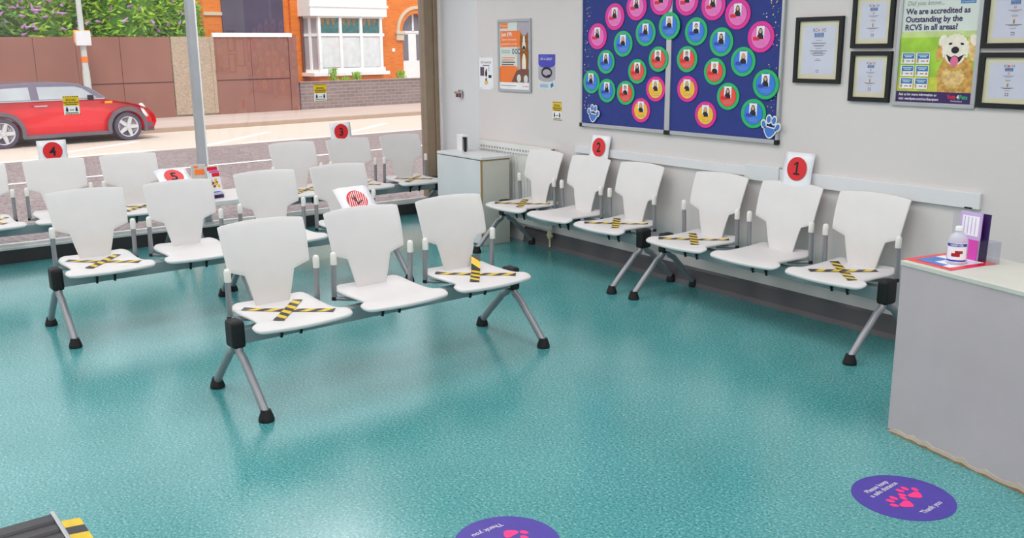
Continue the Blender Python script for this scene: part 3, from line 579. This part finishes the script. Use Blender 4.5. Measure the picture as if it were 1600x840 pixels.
b = MB(); b.tube([(.465, -.045, .16), (.465, -.045, .02)], .008, 'cream_plastic'); b.lathe([(.016, 0), (.02, .01), (.02, .06), (.012, .07)], 'cream_plastic', 14, (.465, -.045, .09)); b.tube([(.43, -.045, .115), (.50, -.045, .115)], .009, 'cream_plastic'); b.build('valve', t, smooth=True, auto=50)
t = thing('cabinet', 'white laminate cabinet standing in the corner beside the window', 'cabinet', (-6.69, 4.43, 0))
b = MB(); b.box(-.34, .335, -.17, .10, 0, .70, 'laminate_side'); b.build('carcass', t, bevel=.002)
b = MB(); b.box(-.345, .35, -.19, .12, .712, .735, 'laminate'); b.build('cabinet_top', t, bevel=.004)
b = MB(); b.box(-.345, .33, -.188, -.172, .012, .705, 'laminate'); b.box(.33, .338, -.188, -.172, .012, .705, 'edge_tan'); b.build('door', t, bevel=.001)
b = MB(); b.box(-.34, .335, -.17, .10, .70, .712, 'edge_tan'); b.build('top_edge', t)
t = thing('card_box', 'small white holder with black end standing on the corner cabinet', 'holder', (-6.93, 4.44, .735), (0, 0, radians(-18)))
b = MB(); b.box(-.08, .085, -.03, .03, 0, .135, 'plain_white'); b.build('holder_body', t, bevel=.004)
b = MB(); b.box(.085, .092, -.022, .022, .01, .12, 'light_ink'); b.build('side_panel', t)
b = MB(); b.box(.092, .14, -.02, .0, .105, .122, 'black'); b.box(.122, .14, -.02, .0, .0, .122, 'black'); b.build('black_clip', t, bevel=.002)

# ------------------------------------------------------------------ counter and things on it
CA = radians(-11.5)
t = thing('counter', 'white laminate reception counter at the right edge with scuffed base', 'counter', (-2.115, 3.463, 0), (0, 0, CA))
b = MB(); b.box(.004, 2.1, .004, .38, .012, .722, 'counter_laminate_shaded'); b.build('counter_body', t, bevel=.002)  # white body drawn darker, shade put into its colour
b = MB(); b.box(0, 2.11, 0, .39, .722, .742, 'laminate_side'); b.build('worktop', t, bevel=.003)
b = MB(); rd = random.Random(4); pts = [(0.0, 0), (2.1, 0)]+[(2.1-k*.035, .004+.007*rd.random()+.004*(k % 7 == 0)) for k in range(60)]
b.prism(pts, 'dirt', 'y', -.0005, .006); b.prism([(x_, z_*2.6+.004*(x_ > 0)) for x_, z_ in pts], 'dirt_pale', 'y', 0.001, .006); b.build('worn_base_edge', t)
t = thing('instruction_mat', 'red bordered laminated notice lying flat on the counter under the bottle', 'sign', (-1.983, 3.595, .7425), (0, 0, radians(-11)))
b = MB(); b.box(-.118, .118, -.128, .128, 0, .0012, 'mat_red'); b.build('sheet', t)
b = MB(); b.flat = True; b.rect(-.085, -.095, .085, .095, .0018, 'label_white'); b.rect(-.085, -.095, -.02, .02, .0022, 'mat_blue'); b.rect(-.02, -.095, .05, -.06, .0022, 'mat_blue'); b.disc(.045, .02, .02, .02, .0022, 'mat_blue', 16); b.disc(.045, .02, .014, .014, .0025, 'label_white', 16)
b.text('NOW WASH YOUR HANDS', -.08, .06, .015, .0022, 'label_blue'); b.build('mat_print', t)
t = thing('hand_gel_bottle', 'clear hand gel bottle standing on the red mat on the counter', 'bottle', (-1.944, 3.575, .7445), (0, 0, radians(26)))
b = MB(); b.lathe([(.034, 0), (.038, .004), (.038, .092), (.034, .108), (.022, .122), (.012, .128), (.012, .136)], 'gel', 28); b.build('bottle_body', t, smooth=True, auto=60)
b = MB(); b.lathe([(.014, .134), (.014, .145), (.012, .150), (.006, .152)], 'plain_white', 18); b.build('cap', t, smooth=True, auto=40)
b = MB(); n = 14
def lab(z0, z1, m, a0=-1.1, a1=1.1, r=.0385):
    v = []; 
    for k in range(n+1):
        a = -pi/2+a0+(a1-a0)*k/n; v += [(r*cos(a), r*sin(a), z0), (r*cos(a), r*sin(a), z1)]
    b.add(v, [(2*k, 2*k+2, 2*k+3, 2*k+1) for k in range(n)], m)
lab(.012, .088, 'label_white'); lab(.074, .086, 'label_blue', r=.0389); lab(.014, .021, 'label_blue', r=.0389); lab(.034, .048, 'hand_red', -.5, .35, .0389); lab(.046, .058, 'hand_red', -.15, .6, .0389); b.build('bottle_label', t)
b = MB(); b.flat = True; b.text('HAND GEL', 0, .0765, .0105, .0, 'label_white', 'CENTER', bold=.0002); b.v = [(.0394*sin(x/.0394), -.0394*cos(x/.0394), y) for x, y, z in b.v]; b.build('label_text', t)
t = thing('leaflet_holder', 'clear acrylic holder at the back of the counter beside the bottle', 'holder', (-1.925, 3.70, .7425), (0, 0, radians(-11)))
b = MB(); b.box(.035, .038, -.055, .0175, 0, .09, 'clear_plastic'); b.box(.085, .088, -.055, .0175, 0, .09, 'clear_plastic'); b.box(.035, .088, .0175, .02, 0, .09, 'clear_plastic'); b.build('acrylic_pocket', t)
b = MB(); b.box(-.088, -.085, -.055, .02, 0, .19, 'clear_plastic'); b.build('acrylic_side', t)
for k, (dx_, l, c2) in enumerate(((-.055, 'lilac and pink leaflet in the acrylic holder, nearest the front', 'leaflet_pink'), (-.02, 'purple leaflet in the acrylic holder, behind the lilac one', 'dark_purple'))):
    t2 = thing('leaflet', l, 'leaflet', (-1.925+(-.035+.022*k), 3.70+(-.02+.020*k), .7430), (radians(88), 0, radians(-11+3*k)), 'leaflets in the counter holder')
    b = MB(); b.box(-.05+.0*k, .05, 0, .195-.004*k, -.006, 0, 'lilac' if k == 0 else c2); b.build('leaflet_stack', t2)
    if k == 0:
        b = MB(); b.flat = True; b.rect(-.048, .004, .048, .085, .0006, 'leaflet_pink'); b.rect(-.04, .10, .04, .18, .0006, 'label_white')
        for q in range(4): b.line(-.028+q*.017, .105, -.028+q*.017, .175, .004, .001, 'lilac')
        b.build('leaflet_print', t2)

# ------------------------------------------------------------------ floor stickers
def sticker(cx, cy, rot, label, r=.178):
    t = thing('floor_sticker', label, 'floor sticker', (cx, cy, 0), (0, 0, rot), 'purple paw print floor stickers')
    b = MB(); b.prism([(r*cos(2*pi*k/64), r*sin(2*pi*k/64)) for k in range(64)], 'sticker_purple', 'z', 0, .0012); b.build('vinyl_disc', t)
    b = MB(); b.flat = True; h = .0018
    b.text('Please keep', 0, .095, .030, h, 'sticker_text', 'CENTER', bold=.0006); b.text('a safe distance', 0, .066, .030, h, 'sticker_text', 'CENTER', bold=.0006); b.build('greeting_text', t)
    b = MB(); b.flat = True; b.text('Thank you', 0, -.115, .030, h, 'sticker_text', 'CENTER', bold=.0006); b.build('thanks_text', t)
    for px, py, a in ((-.046, -.020, .1), (.048, -.005, -.1)): b = MB(); b.flat = True; paw_shapes(b, .052, h, 'paw_pink', .001, px, py, a); b.build('paw_mark', t)
sticker(-1.722, 2.968, radians(94), 'purple floor sticker with pink paws near the counter')
sticker(-2.318, 1.628, radians(-86), 'purple floor sticker with pink paws cut by the bottom edge of the picture')

# walk-on scale in the near left corner
t = thing('weighing_platform', 'black ribbed walk-on weighing platform with silver edge at bottom left corner', 'scale', (-2.95, -.05, 0), (0, 0, radians(2)))
b = MB(); b.box(-.36, .55, -.45, .485, .0, .045, 'scale_black'); b.build('base', t, bevel=.004)
b = MB(); b.box(-.37, .55, -.45, .485, .045, .052, 'scale_black')
for k in range(12): x = -.34+k*.075; b.prism([(x, .052), (x+.05, .052), (x+.04, .060), (x+.012, .060)], 'scale_black', 'y', -.45, .483)
b.build('rubber_mat', t, bevel=.002)
b = MB(); b.box(-.372, .55, .485, .500, .0, .062, 'silver'); b.build('edge_trim', t, bevel=.004)
b = MB(); k = 1; x = -.400
while x < .4:
    b.add([(x, .515, .002), (x+.06, .515, .002), (x+.075, .580, .002), (x+.015, .580, .002)], [(0, 1, 2, 3)], 'yellow' if k % 2 else 'tape_black'); x += .06; k += 1
o = b.build('hazard_tape', None); o.location = (-2.95, -.05, 0); o.rotation_euler = (0, 0, radians(2)); tag(o, 'yellow and black hazard tape on the floor beside the weighing platform', 'tape')

# ================================================================== street (own frame, turned 6.9 degrees)
SA = .12
def S(d, s, z=0): return (d*cos(SA)-s*sin(SA), 8+d*sin(SA)+s*cos(SA), z)
SR = (0, 0, SA)
GZ = -.30; PZ = -.20
def sgeo(b, name, bevel=0.):
    o = b.build(name, kind='structure', bevel=bevel); o.location = S(0, 0); o.rotation_euler = SR; return o
b = MB(); b.box(-60, -8.0, -45, 45, GZ-.1, GZ, 'tarmac'); sgeo(b, 'trim_street_road')
b = MB(); b.box(-23.3, -19.2, -45, 45, GZ, GZ+.004, 'tarmac_lane'); sgeo(b, 'trim_street_lane')
b = MB(); b.box(-60, -23.3, -45, 45, GZ, PZ, 'pavement'); sgeo(b, 'trim_pavement')
b = MB(); b.box(-23.42, -23.28, -45, 45, GZ, PZ+.004, 'kerbstone'); sgeo(b, 'trim_kerb', .01)
def roadline(d0, s0, d1, s1, wd, label, grp='white lines painted on the road'):
    dx, dy = d1-d0, s1-s0; L_ = math.hypot(dx, dy); b = MB(); b.box(-wd/2, wd/2, 0, L_, 0, .003, 'paint_white')
    o = b.build('road_line'); o.location = S(d0, s0, GZ+.004); o.rotation_euler = (0, 0, SA+math.atan2(-dx, dy)); tag(o, label, 'road marking', grp)
roadline(-16.15, -12, -16.15, 9, .13, 'long white road line nearest the window, behind the chair backs')
roadline(-19.4, -12, -19.35, -.6, .12, 'thin white line across the road, left stretch under the red car')
roadline(-19.4, 1.3, -19.2, 12, .12, 'thin white line across the road, right stretch below the garden wall')
roadline(-19.9, -2.6, -21.4, -.15, .16, 'slanting white hatch stroke on the road beside card 4')
roadline(-19.4, .45, -21.4, 2.95, .16, 'slanting white hatch stroke on the road right of the mullion')
roadline(-19.7, 4.0, -21.5, 6.4, .16, 'slanting white hatch stroke on the road furthest right')

# hoarding fence, panels joined
f = thing('hoarding_fence', 'tall brown board hoarding across the road with one speckled panel', 'fence', S(-26.9, 0, PZ), SR)
def slab(nm, s0, s1, z0, z1, m, d0=-.04, d1=0, par=f, bevel=.004):
    b = MB(); b.box(d0, d1, s0, s1, z0-PZ, z1-PZ, m); return b.build(nm, par, bevel=bevel)
ss = [-9, -6.6, -4.2, -1.8, .6, 2.05]
x = -9
for s0, s1 in ((-9, -6.6), (-6.6, -4.3), (-4.3, -2), (-2, -.4), (-.4, .62), (.62, 1.75), (1.75, 3.13)): slab('board_panel', s0, s1-.012, PZ, 1.97, 'hoarding')
slab('board_rail', -9, 3.13, .745, .775, 'frame_dark', -.02, .008); slab('board_rail', 4.40, 6.75, .748, .778, 'frame_dark', -.02, .008)
slab('speckled_panel', 3.14, 4.38, PZ+.05, 1.98, 'chipboard', -.03, .015)
b = MB(); b.box(.0, .03, 4.28, 4.38, .05, 2.18, 'chipboard'); b.build('pale_post', f)
slab('board_panel', 4.40, 5.52, PZ, 1.98, 'hoarding'); slab('board_panel', 5.53, 6.75, PZ, 1.98, 'hoarding'); slab('board_panel', 6.76, 7.02, PZ, 2.02, 'hoarding', -.08, .03)
b = MB(); b.box(-.05, .04, 4.36, 6.88, 2.17, 2.29, 'house_white'); b.build('white_capping', f, bevel=.006)
# street pole with sign box and orange band
p = thing('street_pole', 'pale street pole with a small sign box and orange band', 'pole', S(-26.2, .57, PZ), SR)
b = MB(); b.tube([(0, 0, 0), (0, 0, 1.35)], .115, 'concrete', 16, .085); b.tube([(0, 0, 1.35), (0, 0, 4.6)], .075, 'concrete', 16, .055); b.build('pole_shaft', p, smooth=True, auto=40)
b = MB(); b.box(.05, .16, -.20, .16, 1.95, 2.30, 'sign_white'); b.build('sign_box', p, bevel=.01)
b = MB(); b.box(.03, .05, -.22, .18, 2.02, 2.33, 'amber'); b.build('sign_backplate', p)
b = MB(); b.lathe([(.082, 1.54), (.082, 1.68)], 'orange', 16); b.build('orange_band', p, smooth=True, auto=40)
# bushes beyond the fence
def bush(d, s, h, wd, label, m, fl, seed, group='flowering bushes behind the hoarding'):
    rd = random.Random(seed); t = thing('buddleia_bush', label, 'bush', S(d, s, PZ), SR, group)
    b = MB(); b.flat = True
    def pt():
        while True:
            v = Vector((rd.uniform(-1, 1), rd.uniform(-1, 1), rd.uniform(-1, 1)))
            if .25 < v.length < 1: break
        v = v.normalized()*(v.length**.5)*(1+.22*sin(5*v.x+seed)*cos(4*v.z))
        return Vector((v.x*wd*.55, v.y*wd*.5, h*.58+v.z*h*.46))
    for k in range(5200):
        c = pt(); a = Vector((rd.gauss(0, 1), rd.gauss(0, 1), rd.gauss(0, .6))).normalized(); q = a.cross(Vector((rd.gauss(0, 1), rd.gauss(0, 1), rd.gauss(0, 1)))).normalized(); l_ = rd.uniform(.08, .17); w_ = l_*.3
        b.add([c-a*l_, c+q*w_, c+a*l_, c-q*w_], [(0, 1, 2, 3)], m if rd.random() < .7 else 'leaf_dark')
    n_ = 18; q_ = []
    for i in range(9):
        for k in range(n_): th = pi*(i+.5)/9; ph = 2*pi*k/n_; rr_ = .70*(1+.15*sin(5*ph+seed)*cos(3*th)); q_.append((rr_*sin(th)*cos(ph)*wd*.55, rr_*sin(th)*sin(ph)*wd*.5, h*.58+rr_*cos(th)*h*.46))
    b.add(q_, [(i*n_+k, i*n_+(k+1) % n_, (i+1)*n_+(k+1) % n_, (i+1)*n_+k) for i in range(8) for k in range(n_)], 'leaf_dark')
    b.build('foliage', t, kind='stuff')
    if fl:
        b = MB()
        for k in range(fl):
            c = pt(); c.x = abs(c.x); a = Vector((rd.uniform(.1, .6), rd.gauss(0, .5), rd.uniform(-.2, 1))).normalized()*rd.uniform(.1, .2); b.tube([c+Vector((.1, 0, 0)), c+Vector((.1, 0, 0))+a*.5, c+Vector((.1, 0, 0))+a], .045, 'flower', 6, .012)
        b.build('flower_spikes', t, kind='stuff')
    b = MB()
    for k in range(6): a = 2*pi*k/6; b.tube([(0, 0, 0), (.3*cos(a)*wd*.4, .3*sin(a)*wd*.4, h*.4), (cos(a)*wd*.35, sin(a)*wd*.35, h*.8)], .05, 'bark', 6, .015)
    b.build('stems', t)
bush(-29.2, -4.4, 4.6, 3.4, 'pinkish flowering bush at the far left above the hoarding', 'leaf_dark', 240, 11)
bush(-29.0, -2.0, 4.4, 3.2, 'purple-flowered bush above the hoarding left of the street pole', 'leaf_dark', 260, 12)
bush(-29.2, .35, 4.7, 3.2, 'purple-flowered bush above the hoarding behind the street pole', 'leaf', 150, 13)
bush(-29.0, 2.6, 4.2, 2.9, 'yellow-green bush above the hoarding with few flowers', 'leaf', 70, 14)
bush(-29.4, 4.25, 3.5, 1.9, 'small green bush against the brick end wall beyond the hoarding', 'leaf', 30, 15)

# side building with slate-dark rendered panel
sb = thing('side_building', 'orange brick building with dark slate-grey wall above the hoarding', 'building', S(-29.9, 7.1, PZ), SR)
b = MB(); b.box(-4, 0, -1.55, 1.45, 0, 6.5, 'orange_brick'); b.build('wall', sb)
b = MB(); b.box(-.02, .05, -.95, 1.22, 1.5, 5.5, 'slate'); b.build('rendered_panel', sb)
b = MB(); b.box(0, .06, -1.55, -.95, 2.88, 2.98, 'stone'); b.build('stone_band', sb)
# garden wall
g = thing('garden_wall', 'low grey-mauve brick garden wall in front of the orange house', 'wall', S(-26.9, 12.5, PZ), SR)
b = MB(); b.box(-.22, 0, -5.42, 6, 0, .80, 'grey_brick'); b.build('brickwork', g)
b = MB(); b.box(-.24, .02, -5.44, 6, .80, .84, 'grey_brick'); b.build('coping', g, bevel=.005)
# house
h_ = thing('brick_house', 'bright orange brick house with white bay window and arched porch', 'house', S(-29.8, 11.6, PZ), SR)
o_s = 11.6
def hb(nm, d0, d1, s0, s1, z0, z1, m, bevel=0., par=None):
    b = MB(); b.box(d0, d1, s0-o_s, s1-o_s, z0-PZ, z1-PZ, m); return b.build(nm, par or h_, bevel=bevel)
b = MB()   # facade with arched porch opening cut around s 13.05..14.6
za = 2.20; c_s = 13.78-o_s; rr = .66
b.box(-.3, 0, 8.56-o_s, c_s-rr, 0, 6.5, 'orange_brick'); b.box(-.3, 0, c_s+rr, 19-o_s, 0, 6.5, 'orange_brick')
arc = [(c_s+rr*cos(a), za-PZ+rr*sin(a)) for a in [pi*k/16 for k in range(17)]]
b.prism(arc+[(c_s-rr, 6.5), (c_s+rr, 6.5)], 'orange_brick', 'x', -.3, 0)
b.box(-.3, 0, 19-o_s, 30-o_s, 0, 6.5, 'orange_brick'); b.box(-4, -.3, 30.0-o_s-.3, 30-o_s, 0, 6.5, 'orange_brick')
b.build('facade', h_)
b = MB(); n = 20
for r0, r1, dd in ((rr+.16, rr+.27, .05),):
    v = []
    for k in range(n+1): a = pi*k/n; v += [(dd, c_s+r0*cos(a), za-PZ+r0*sin(a)), (dd, c_s+r1*cos(a), za-PZ+r1*sin(a)), (0, c_s+r0*cos(a), za-PZ+r0*sin(a)), (0, c_s+r1*cos(a), za-PZ+r1*sin(a))]
    b.add(v, [q for k in range(n) for q in ((4*k, 4*k+4, 4*k+5, 4*k+1), (4*k, 4*k+2, 4*k+6, 4*k+4), (4*k+1, 4*k+5, 4*k+7, 4*k+3))], 'stone')
b.build('arch_hood', h_)
for s_ in (c_s-rr-.15, c_s+rr+.15):
    b = MB(); b.box(0, .09, s_-.16, s_+.16, za-PZ-.30, za-PZ, 'stone'); b.box(0, .13, s_-.19, s_+.19, za-PZ-.08, za-PZ+.02, 'stone'); b.build('arch_corbel', h_, bevel=.01)
dr = hb('front_door', -.34, -.28, c_s-rr+o_s, c_s-rr+.72+o_s, PZ, za, 'house_white')
hb('door_glass', -.28, -.26, c_s-rr+.06+o_s, c_s-rr+.44+o_s, 1.18, 2.12, 'dark_glass', par=dr)
sl = hb('side_light', -.34, -.28, c_s-rr+.72+o_s, c_s+rr+o_s, PZ, za, 'house_white')
hb('side_light_glass', -.28, -.26, c_s-rr+.82+o_s, c_s+rr-.05+o_s, 1.18, 2.12, 'dark_glass', par=sl)
b = MB(); b.prism([(c_s+(rr-.02)*cos(a), za-PZ+.03+(rr-.02)*sin(a)) for a in [pi*k/16 for k in range(17)]], 'dark_glass', 'x', -.30, -.28); fan = b.build('fanlight', h_)
b = MB(); b.box(-.28, -.25, c_s-.02, c_s+.05, za-PZ, za-PZ+rr, 'house_white'); b.box(-.28, -.25, c_s-rr, c_s+rr, za-PZ-.03, za-PZ+.04, 'house_white'); b.build('fanlight_bar', fan)
hb('number_plate', 0, .03, 12.62, 12.74, 1.50, 1.62, 'house_white')
# bay window (protrudes .7 m)
bs0, bs1 = 8.98, 11.82; bz0, bz1 = .82, 2.68
by = hb('bay_base', 0, .68, bs0+.15, bs1-.1, PZ, bz0-.1, 'orange_brick')
sill = hb('bay_sill', 0, .80, bs0-.12, bs1+.12, bz0-.10, bz0+.02, 'house_white', .01)
fas = hb('bay_fascia', 0, .82, bs0-.16, bs1+.06, bz1, 3.4, 'house_white', .01)
b = MB(); b.box(.82, .86, bs0-.2-o_s, bs1+.1-o_s, bz1-PZ+.30, bz1-PZ+.38, 'house_white'); b.build('fascia_moulding', fas)
def pane(nm, s0, s1, z0, z1, m, d=.64): return hb(nm, d, d+.02, s0, s1, z0, z1, m)
w3 = (bs1-bs0-.42)/3; f0 = bs0+.26
hb('bay_interior', .02, .10, bs0+.1, bs1-.02, bz0, bz1, 'curtain')
for i in range(3):
    a0 = f0+i*(w3+.02); a1 = a0+w3-.08
    pane('window_pane', a0, a1, bz0+.18, 2.02, 'curtain'); pane('stained_light', a0, a1, 2.14, bz1-.04, 'stained_glass')
    b = MB()
    for k in range(3): b.prism([(a0-o_s+.02+(a1-a0-.1)*k/3, bz1-PZ-.06), (a0-o_s+.2+(a1-a0-.1)*k/3, bz1-PZ-.06), (a0-o_s+.11+(a1-a0-.1)*k/3, bz1-PZ-.34)], 'stained_orange', 'x', .66, .668)
    b.build('stained_motif', h_)
b = MB(); F_ = 'house_white'
b.box(.62, .70, bs0+.16-o_s, bs1-.0-o_s, bz0-PZ+.02, bz0-PZ+.16, F_); b.box(.62, .70, bs0+.16-o_s, bs1-o_s, bz1-PZ-.05, bz1-PZ, F_); b.box(.62, .70, bs0+.16-o_s, bs1-o_s, 2.03-PZ, 2.13-PZ, F_)
for i in range(4): a = f0+i*(w3+.02)-.09; b.box(.61, .72, a-o_s, a+.10-o_s, bz0-PZ, bz1-PZ, F_)
b.build('bay_frame', h_, bevel=.006)
b = MB()   # angled left side light
b.prism([(0, bs0-.02-o_s), (.62, bs0+.20-o_s), (.62, bs0+.24-o_s), (0, bs0+.03-o_s)], 'grey_print', 'z', bz0-PZ+.1, bz1-PZ); b.build('side_pane', h_)
b = MB()
for (z0, z1) in ((bz0-PZ, bz0-PZ+.12), (2.03-PZ, 2.12-PZ), (bz1-PZ-.06, bz1-PZ)): b.prism([(0, bs0-.05-o_s), (.64, bs0+.17-o_s), (.64, bs0+.24-o_s), (0, bs0+.03-o_s)], F_, 'z', z0, z1)
b.prism([(.28, bs0+.045-o_s), (.36, bs0+.073-o_s), (.36, bs0+.12-o_s), (.28, bs0+.12-o_s)], F_, 'z', bz0-PZ, bz1-PZ); b.build('side_frame', h_)
b = MB(); b.tube([(.06, 8.92-o_s, .2), (.06, 8.92-o_s, 6)], .05, 'pipe_brown', 12); b.build('downpipe', h_, smooth=True, auto=50)
for i, (s_, hh) in enumerate(((8.72, .55), (9.60, .42), (11.4, .40), (9.16, .25))):
    rd = random.Random(50+i); b = MB(); b.flat = True
    for k in range(220):
        c = Vector((rd.uniform(-.12, .12), max(-.15, min(.15, rd.gauss(0, .08))), hh*rd.random()**.8)); a = Vector((rd.gauss(0, .4), rd.gauss(0, .4), 1)).normalized(); q = a.cross(Vector((rd.gauss(0, 1), rd.gauss(0, 1), 0))).normalized(); b.add([c-a*.06, c+q*.015, c+a*.07, c-q*.015], [(0, 1, 2, 3)], 'leaf')
    o = b.build('weed_clump'); o.location = S(-27.6, s_, .45); tag(o, ['tall green weeds beside the downpipe above the garden wall', 'green weeds below the left of the bay window', 'small weeds below the right end of the bay window', 'low weeds between downpipe and bay window'][i], 'plant', 'weeds above the garden wall')
# raised bed the weeds grow in
gb = thing('planting_bed', 'narrow raised earth bed behind the garden wall', 'flower bed', S(-27.6, 10.2, PZ), SR)
b = MB(); b.box(-.25, .25, -1.8, 1.6, 0, .59, 'bark'); b.build('bed_soil', gb)

# ------------------------------------------------------------------ red car (faces +s, side toward the window)
car = thing('red_car', 'red hatchback with grey roof driving past on the road outside', 'car', S(-22.72, -1.37, GZ+.004), SR)
# local: x across (near side = +x), y along (front = +y), z up. wheels at y = +-1.25
def arch(cy, r, z0=.20, n=14): return [(cy+r*cos(a), z0+.10+r*sin(a)) for a in [pi-pi*k/n for k in range(n+1)]]
R_A = .36
def ring(hw, n=1): pass
prof_low = [(-1.80, .30), (-1.25-R_A-.02, .22)]+[(-1.25+R_A*cos(a), .29+R_A*sin(a)) for a in [pi-pi*k/14 for k in range(15)]]+[(-1.25+R_A+.02, .20), (1.25-R_A-.02, .20)]+[(1.25+R_A*cos(a), .29+R_A*sin(a)) for a in [pi-pi*k/14 for k in range(15)]]+[(1.25+R_A+.02, .22), (1.83, .28)]
prof_top = [(1.88, .38), (1.87, .47), (1.81, .58), (1.68, .69), (1.5, .765), (1.3, .815), (1.0, .87), (.80, .905), (-1.65, .93), (-1.80, .90), (-1.86, .70), (-1.84, .45)]
b = MB(); pts = prof_low+prof_top
n = len(pts); lay = []
for x, sc, dz in ((-.84, 1, 0), (.84, 1, 0)): lay.append([(x, p[0], p[1]) for p in pts])
mid = [( .78, .985), (.84, 1.0)]
v = []
xs = [(-.76, .975, .99), (-.82, .99, 1.0), (-.845, 1, 1), (.845, 1, 1), (.82, .99, 1.0), (.76, .975, .99)]
xs = [(-.74, .97, -.03), (-.82, .99, -.008), (-.845, 1, 0), (.845, 1, 0), (.82, .99, -.008), (.74, .97, -.03)]
for x, sy, dz in xs:
    for p in pts: v.append((x*(1-.05*max(0, (p[1]-.6))), p[0]*sy, p[1]+(dz if p[1] > .5 else 0)))
K = len(xs)
fs = [(i*n+k, i*n+(k+1) % n, (i+1)*n+(k+1) % n, (i+1)*n+k) for i in range(K-1) for k in range(n)]+[tuple(range(n)), tuple(range((K-1)*n, K*n))]
b.add(v, fs, 'car_red')
def ngon_fix(o):
    bm = bmesh.new(); bm.from_mesh(o.data); bmesh.ops.triangulate(bm, faces=[f for f in bm.faces if len(f.verts) > 4]); bm.to_mesh(o.data); bm.free()
body = b.build('car_body', car); ngon_fix(body)
# trims: arches, sill
for cy in (-1.25, 1.25):
    b = MB(); v = []; n = 16
    for k in range(n+1):
        a = pi*1.08-pi*1.16*k/n
        for rr_ in (R_A-.005, R_A+.075):
            for xx in (.80, .862): v.append((xx, cy+rr_*cos(a), .29+rr_*sin(a)))
    for k in range(n):
        q = 4*k
        for (i, j) in ((0, 1), (1, 3), (3, 2), (2, 0)): b.add([v[q+i], v[q+j], v[q+4+j], v[q+4+i]], [(0, 1, 2, 3)], 'car_trim')
    b.build('arch_trim', body, smooth=False)
b = MB(); b.box(-.85, .855, -1.25+R_A, 1.25-R_A, .16, .235, 'car_trim'); b.box(-.80, .80, 1.62, 1.84, .18, .36, 'car_trim'); b.build('sill_trim', body, bevel=.01)
b = MB(); b.box(-.852, .852, -1.80, .80, .912, .936, 'chrome'); b.build('waist_strip', body, bevel=.004)
# cabin
cab = [(-1.70, .93), (-1.60, 1.14), (-1.38, 1.245), (-.6, 1.285), (.10, 1.275), (.36, 1.24), (.54, 1.16), (.88, .91)]
def cabin(lst, hw0, hw1, m, nm, par=car):
    b = MB(); v = []
    for sgn in (-1, 1):
        for (y, z) in lst: v.append((sgn*(hw0+(hw1-hw0)*(z-.95)/.45), y, z))
    n = len(lst); b.add(v, [tuple(range(n)), tuple(range(n, 2*n))]+[(k, (k+1) % n, n+(k+1) % n, n+k) for k in range(n)], m); o = b.build(nm, par, bevel=.02); return o
gh = cabin(cab, .82, .64, 'car_roof', 'roof')
def sidewin(lst, nm):
    for sgn in (-1, 1):
        b = MB(); v = []
        for off in (-.005, .006):
            for (y, z) in lst: v.append((sgn*((.82-.18*(z-.95)/.45)+off), y, z))
        n = len(lst); b.add(v, [tuple(range(n)), tuple(range(n, 2*n))]+[(k, (k+1) % n, n+(k+1) % n, n+k) for k in range(n)], 'car_glass'); b.build(nm, gh)
sidewin([(-.50, .945), (.66, .945), (.40, 1.14), (.26, 1.185), (-.50, 1.20)], 'door_window'); sidewin([(-1.52, .945), (-.66, .945), (-.66, 1.20), (-1.25, 1.18), (-1.42, 1.10)], 'rear_window')
b = MB(); b.add([(-.70, .83, .945), (.70, .83, .945), (.64, .56, 1.145), (-.64, .56, 1.145)], [(0, 1, 2, 3)], 'car_glass'); b.v = [(x, y+.012, z+.012) for x, y, z in b.v]; b.build('windscreen', gh, solid=.006)
for cy in (-1.25, 1.25):
    for sgn in (-1, 1):
        wl = bpy.data.objects.new('wheel', None); col.objects.link(wl); wl.parent = car; wl.location = (sgn*.76, cy, .30); wl.rotation_euler = (0, sgn*pi/2, 0)
        b = MB(); b.lathe([(.20, -.09), (.285, -.09), (.30, -.07), (.30, .07), (.285, .09), (.22, .095), (.215, .06)], 'tyre', 32); b.build('tyre', wl, smooth=True, auto=40)
        b = MB(); b.lathe([(.215, .05), (.225, .094), (.205, .090), (.20, .06)], 'alloy', 32); b.lathe([(.20, .052), (.0, .052)], 'alloy_dark', 24)
        for k in range(5):
            a = 2*pi*k/5+.3; a2 = Vector((cos(a), sin(a))); nn = Vector((-a2.y, a2.x))
            P_ = [a2*.02+nn*.045, a2*.205+nn*.03, a2*.205-nn*.03, a2*.02-nn*.045]; b.prism([(q.x, q.y) for q in P_], 'alloy', 'z', .06, .088)
        b.lathe([(.05, .06), (.05, .094), (.0, .096)], 'alloy', 16); b.build('alloy_rim', wl)
for sgn in (-1, 1):
    b = MB(); n = 16; c = Vector((sgn*.67, 1.68, .62)); ax = Vector((sgn*.55, .75, .42)).normalized(); a1 = ax.cross(Vector((0, 0, 1))).normalized(); a2 = ax.cross(a1)
    v = [c+a1*.14*cos(2*pi*k/n)+a2*.17*sin(2*pi*k/n) for k in range(n)]+[c+ax*.05+a1*.11*cos(2*pi*k/n)+a2*.15*sin(2*pi*k/n) for k in range(n)]
    b.add(v, [tuple(range(n)), tuple(range(n, 2*n))]+[(k, (k+1) % n, n+(k+1) % n, n+k) for k in range(n)], 'lamp_lens'); b.build('headlight', body)
    b = MB(); b.lathe([(.05, -.02), (.045, .02), (.0, .03)], 'lamp_lens', 14); o = b.build('fog_light', body); o.location = (sgn*.62, 1.82, .42); o.rotation_euler = (-pi/2, 0, 0)
    b = MB(); b.box(sgn*.86-.07, sgn*.86+.07, .46, .56, .90, 1.01, 'black'); b.build('wing_mirror', body, bevel=.025)
    b = MB(); b.box(sgn*.85-.012, sgn*.85+.012, -.62, -.36, .80, .83, 'chrome'); b.build('door_handle', body, bevel=.008)
    b = MB(); b.box(sgn*.842-.012, sgn*.842+.012, .80, .96, .815, .865, 'amber'); b.build('side_indicator', body, bevel=.012)
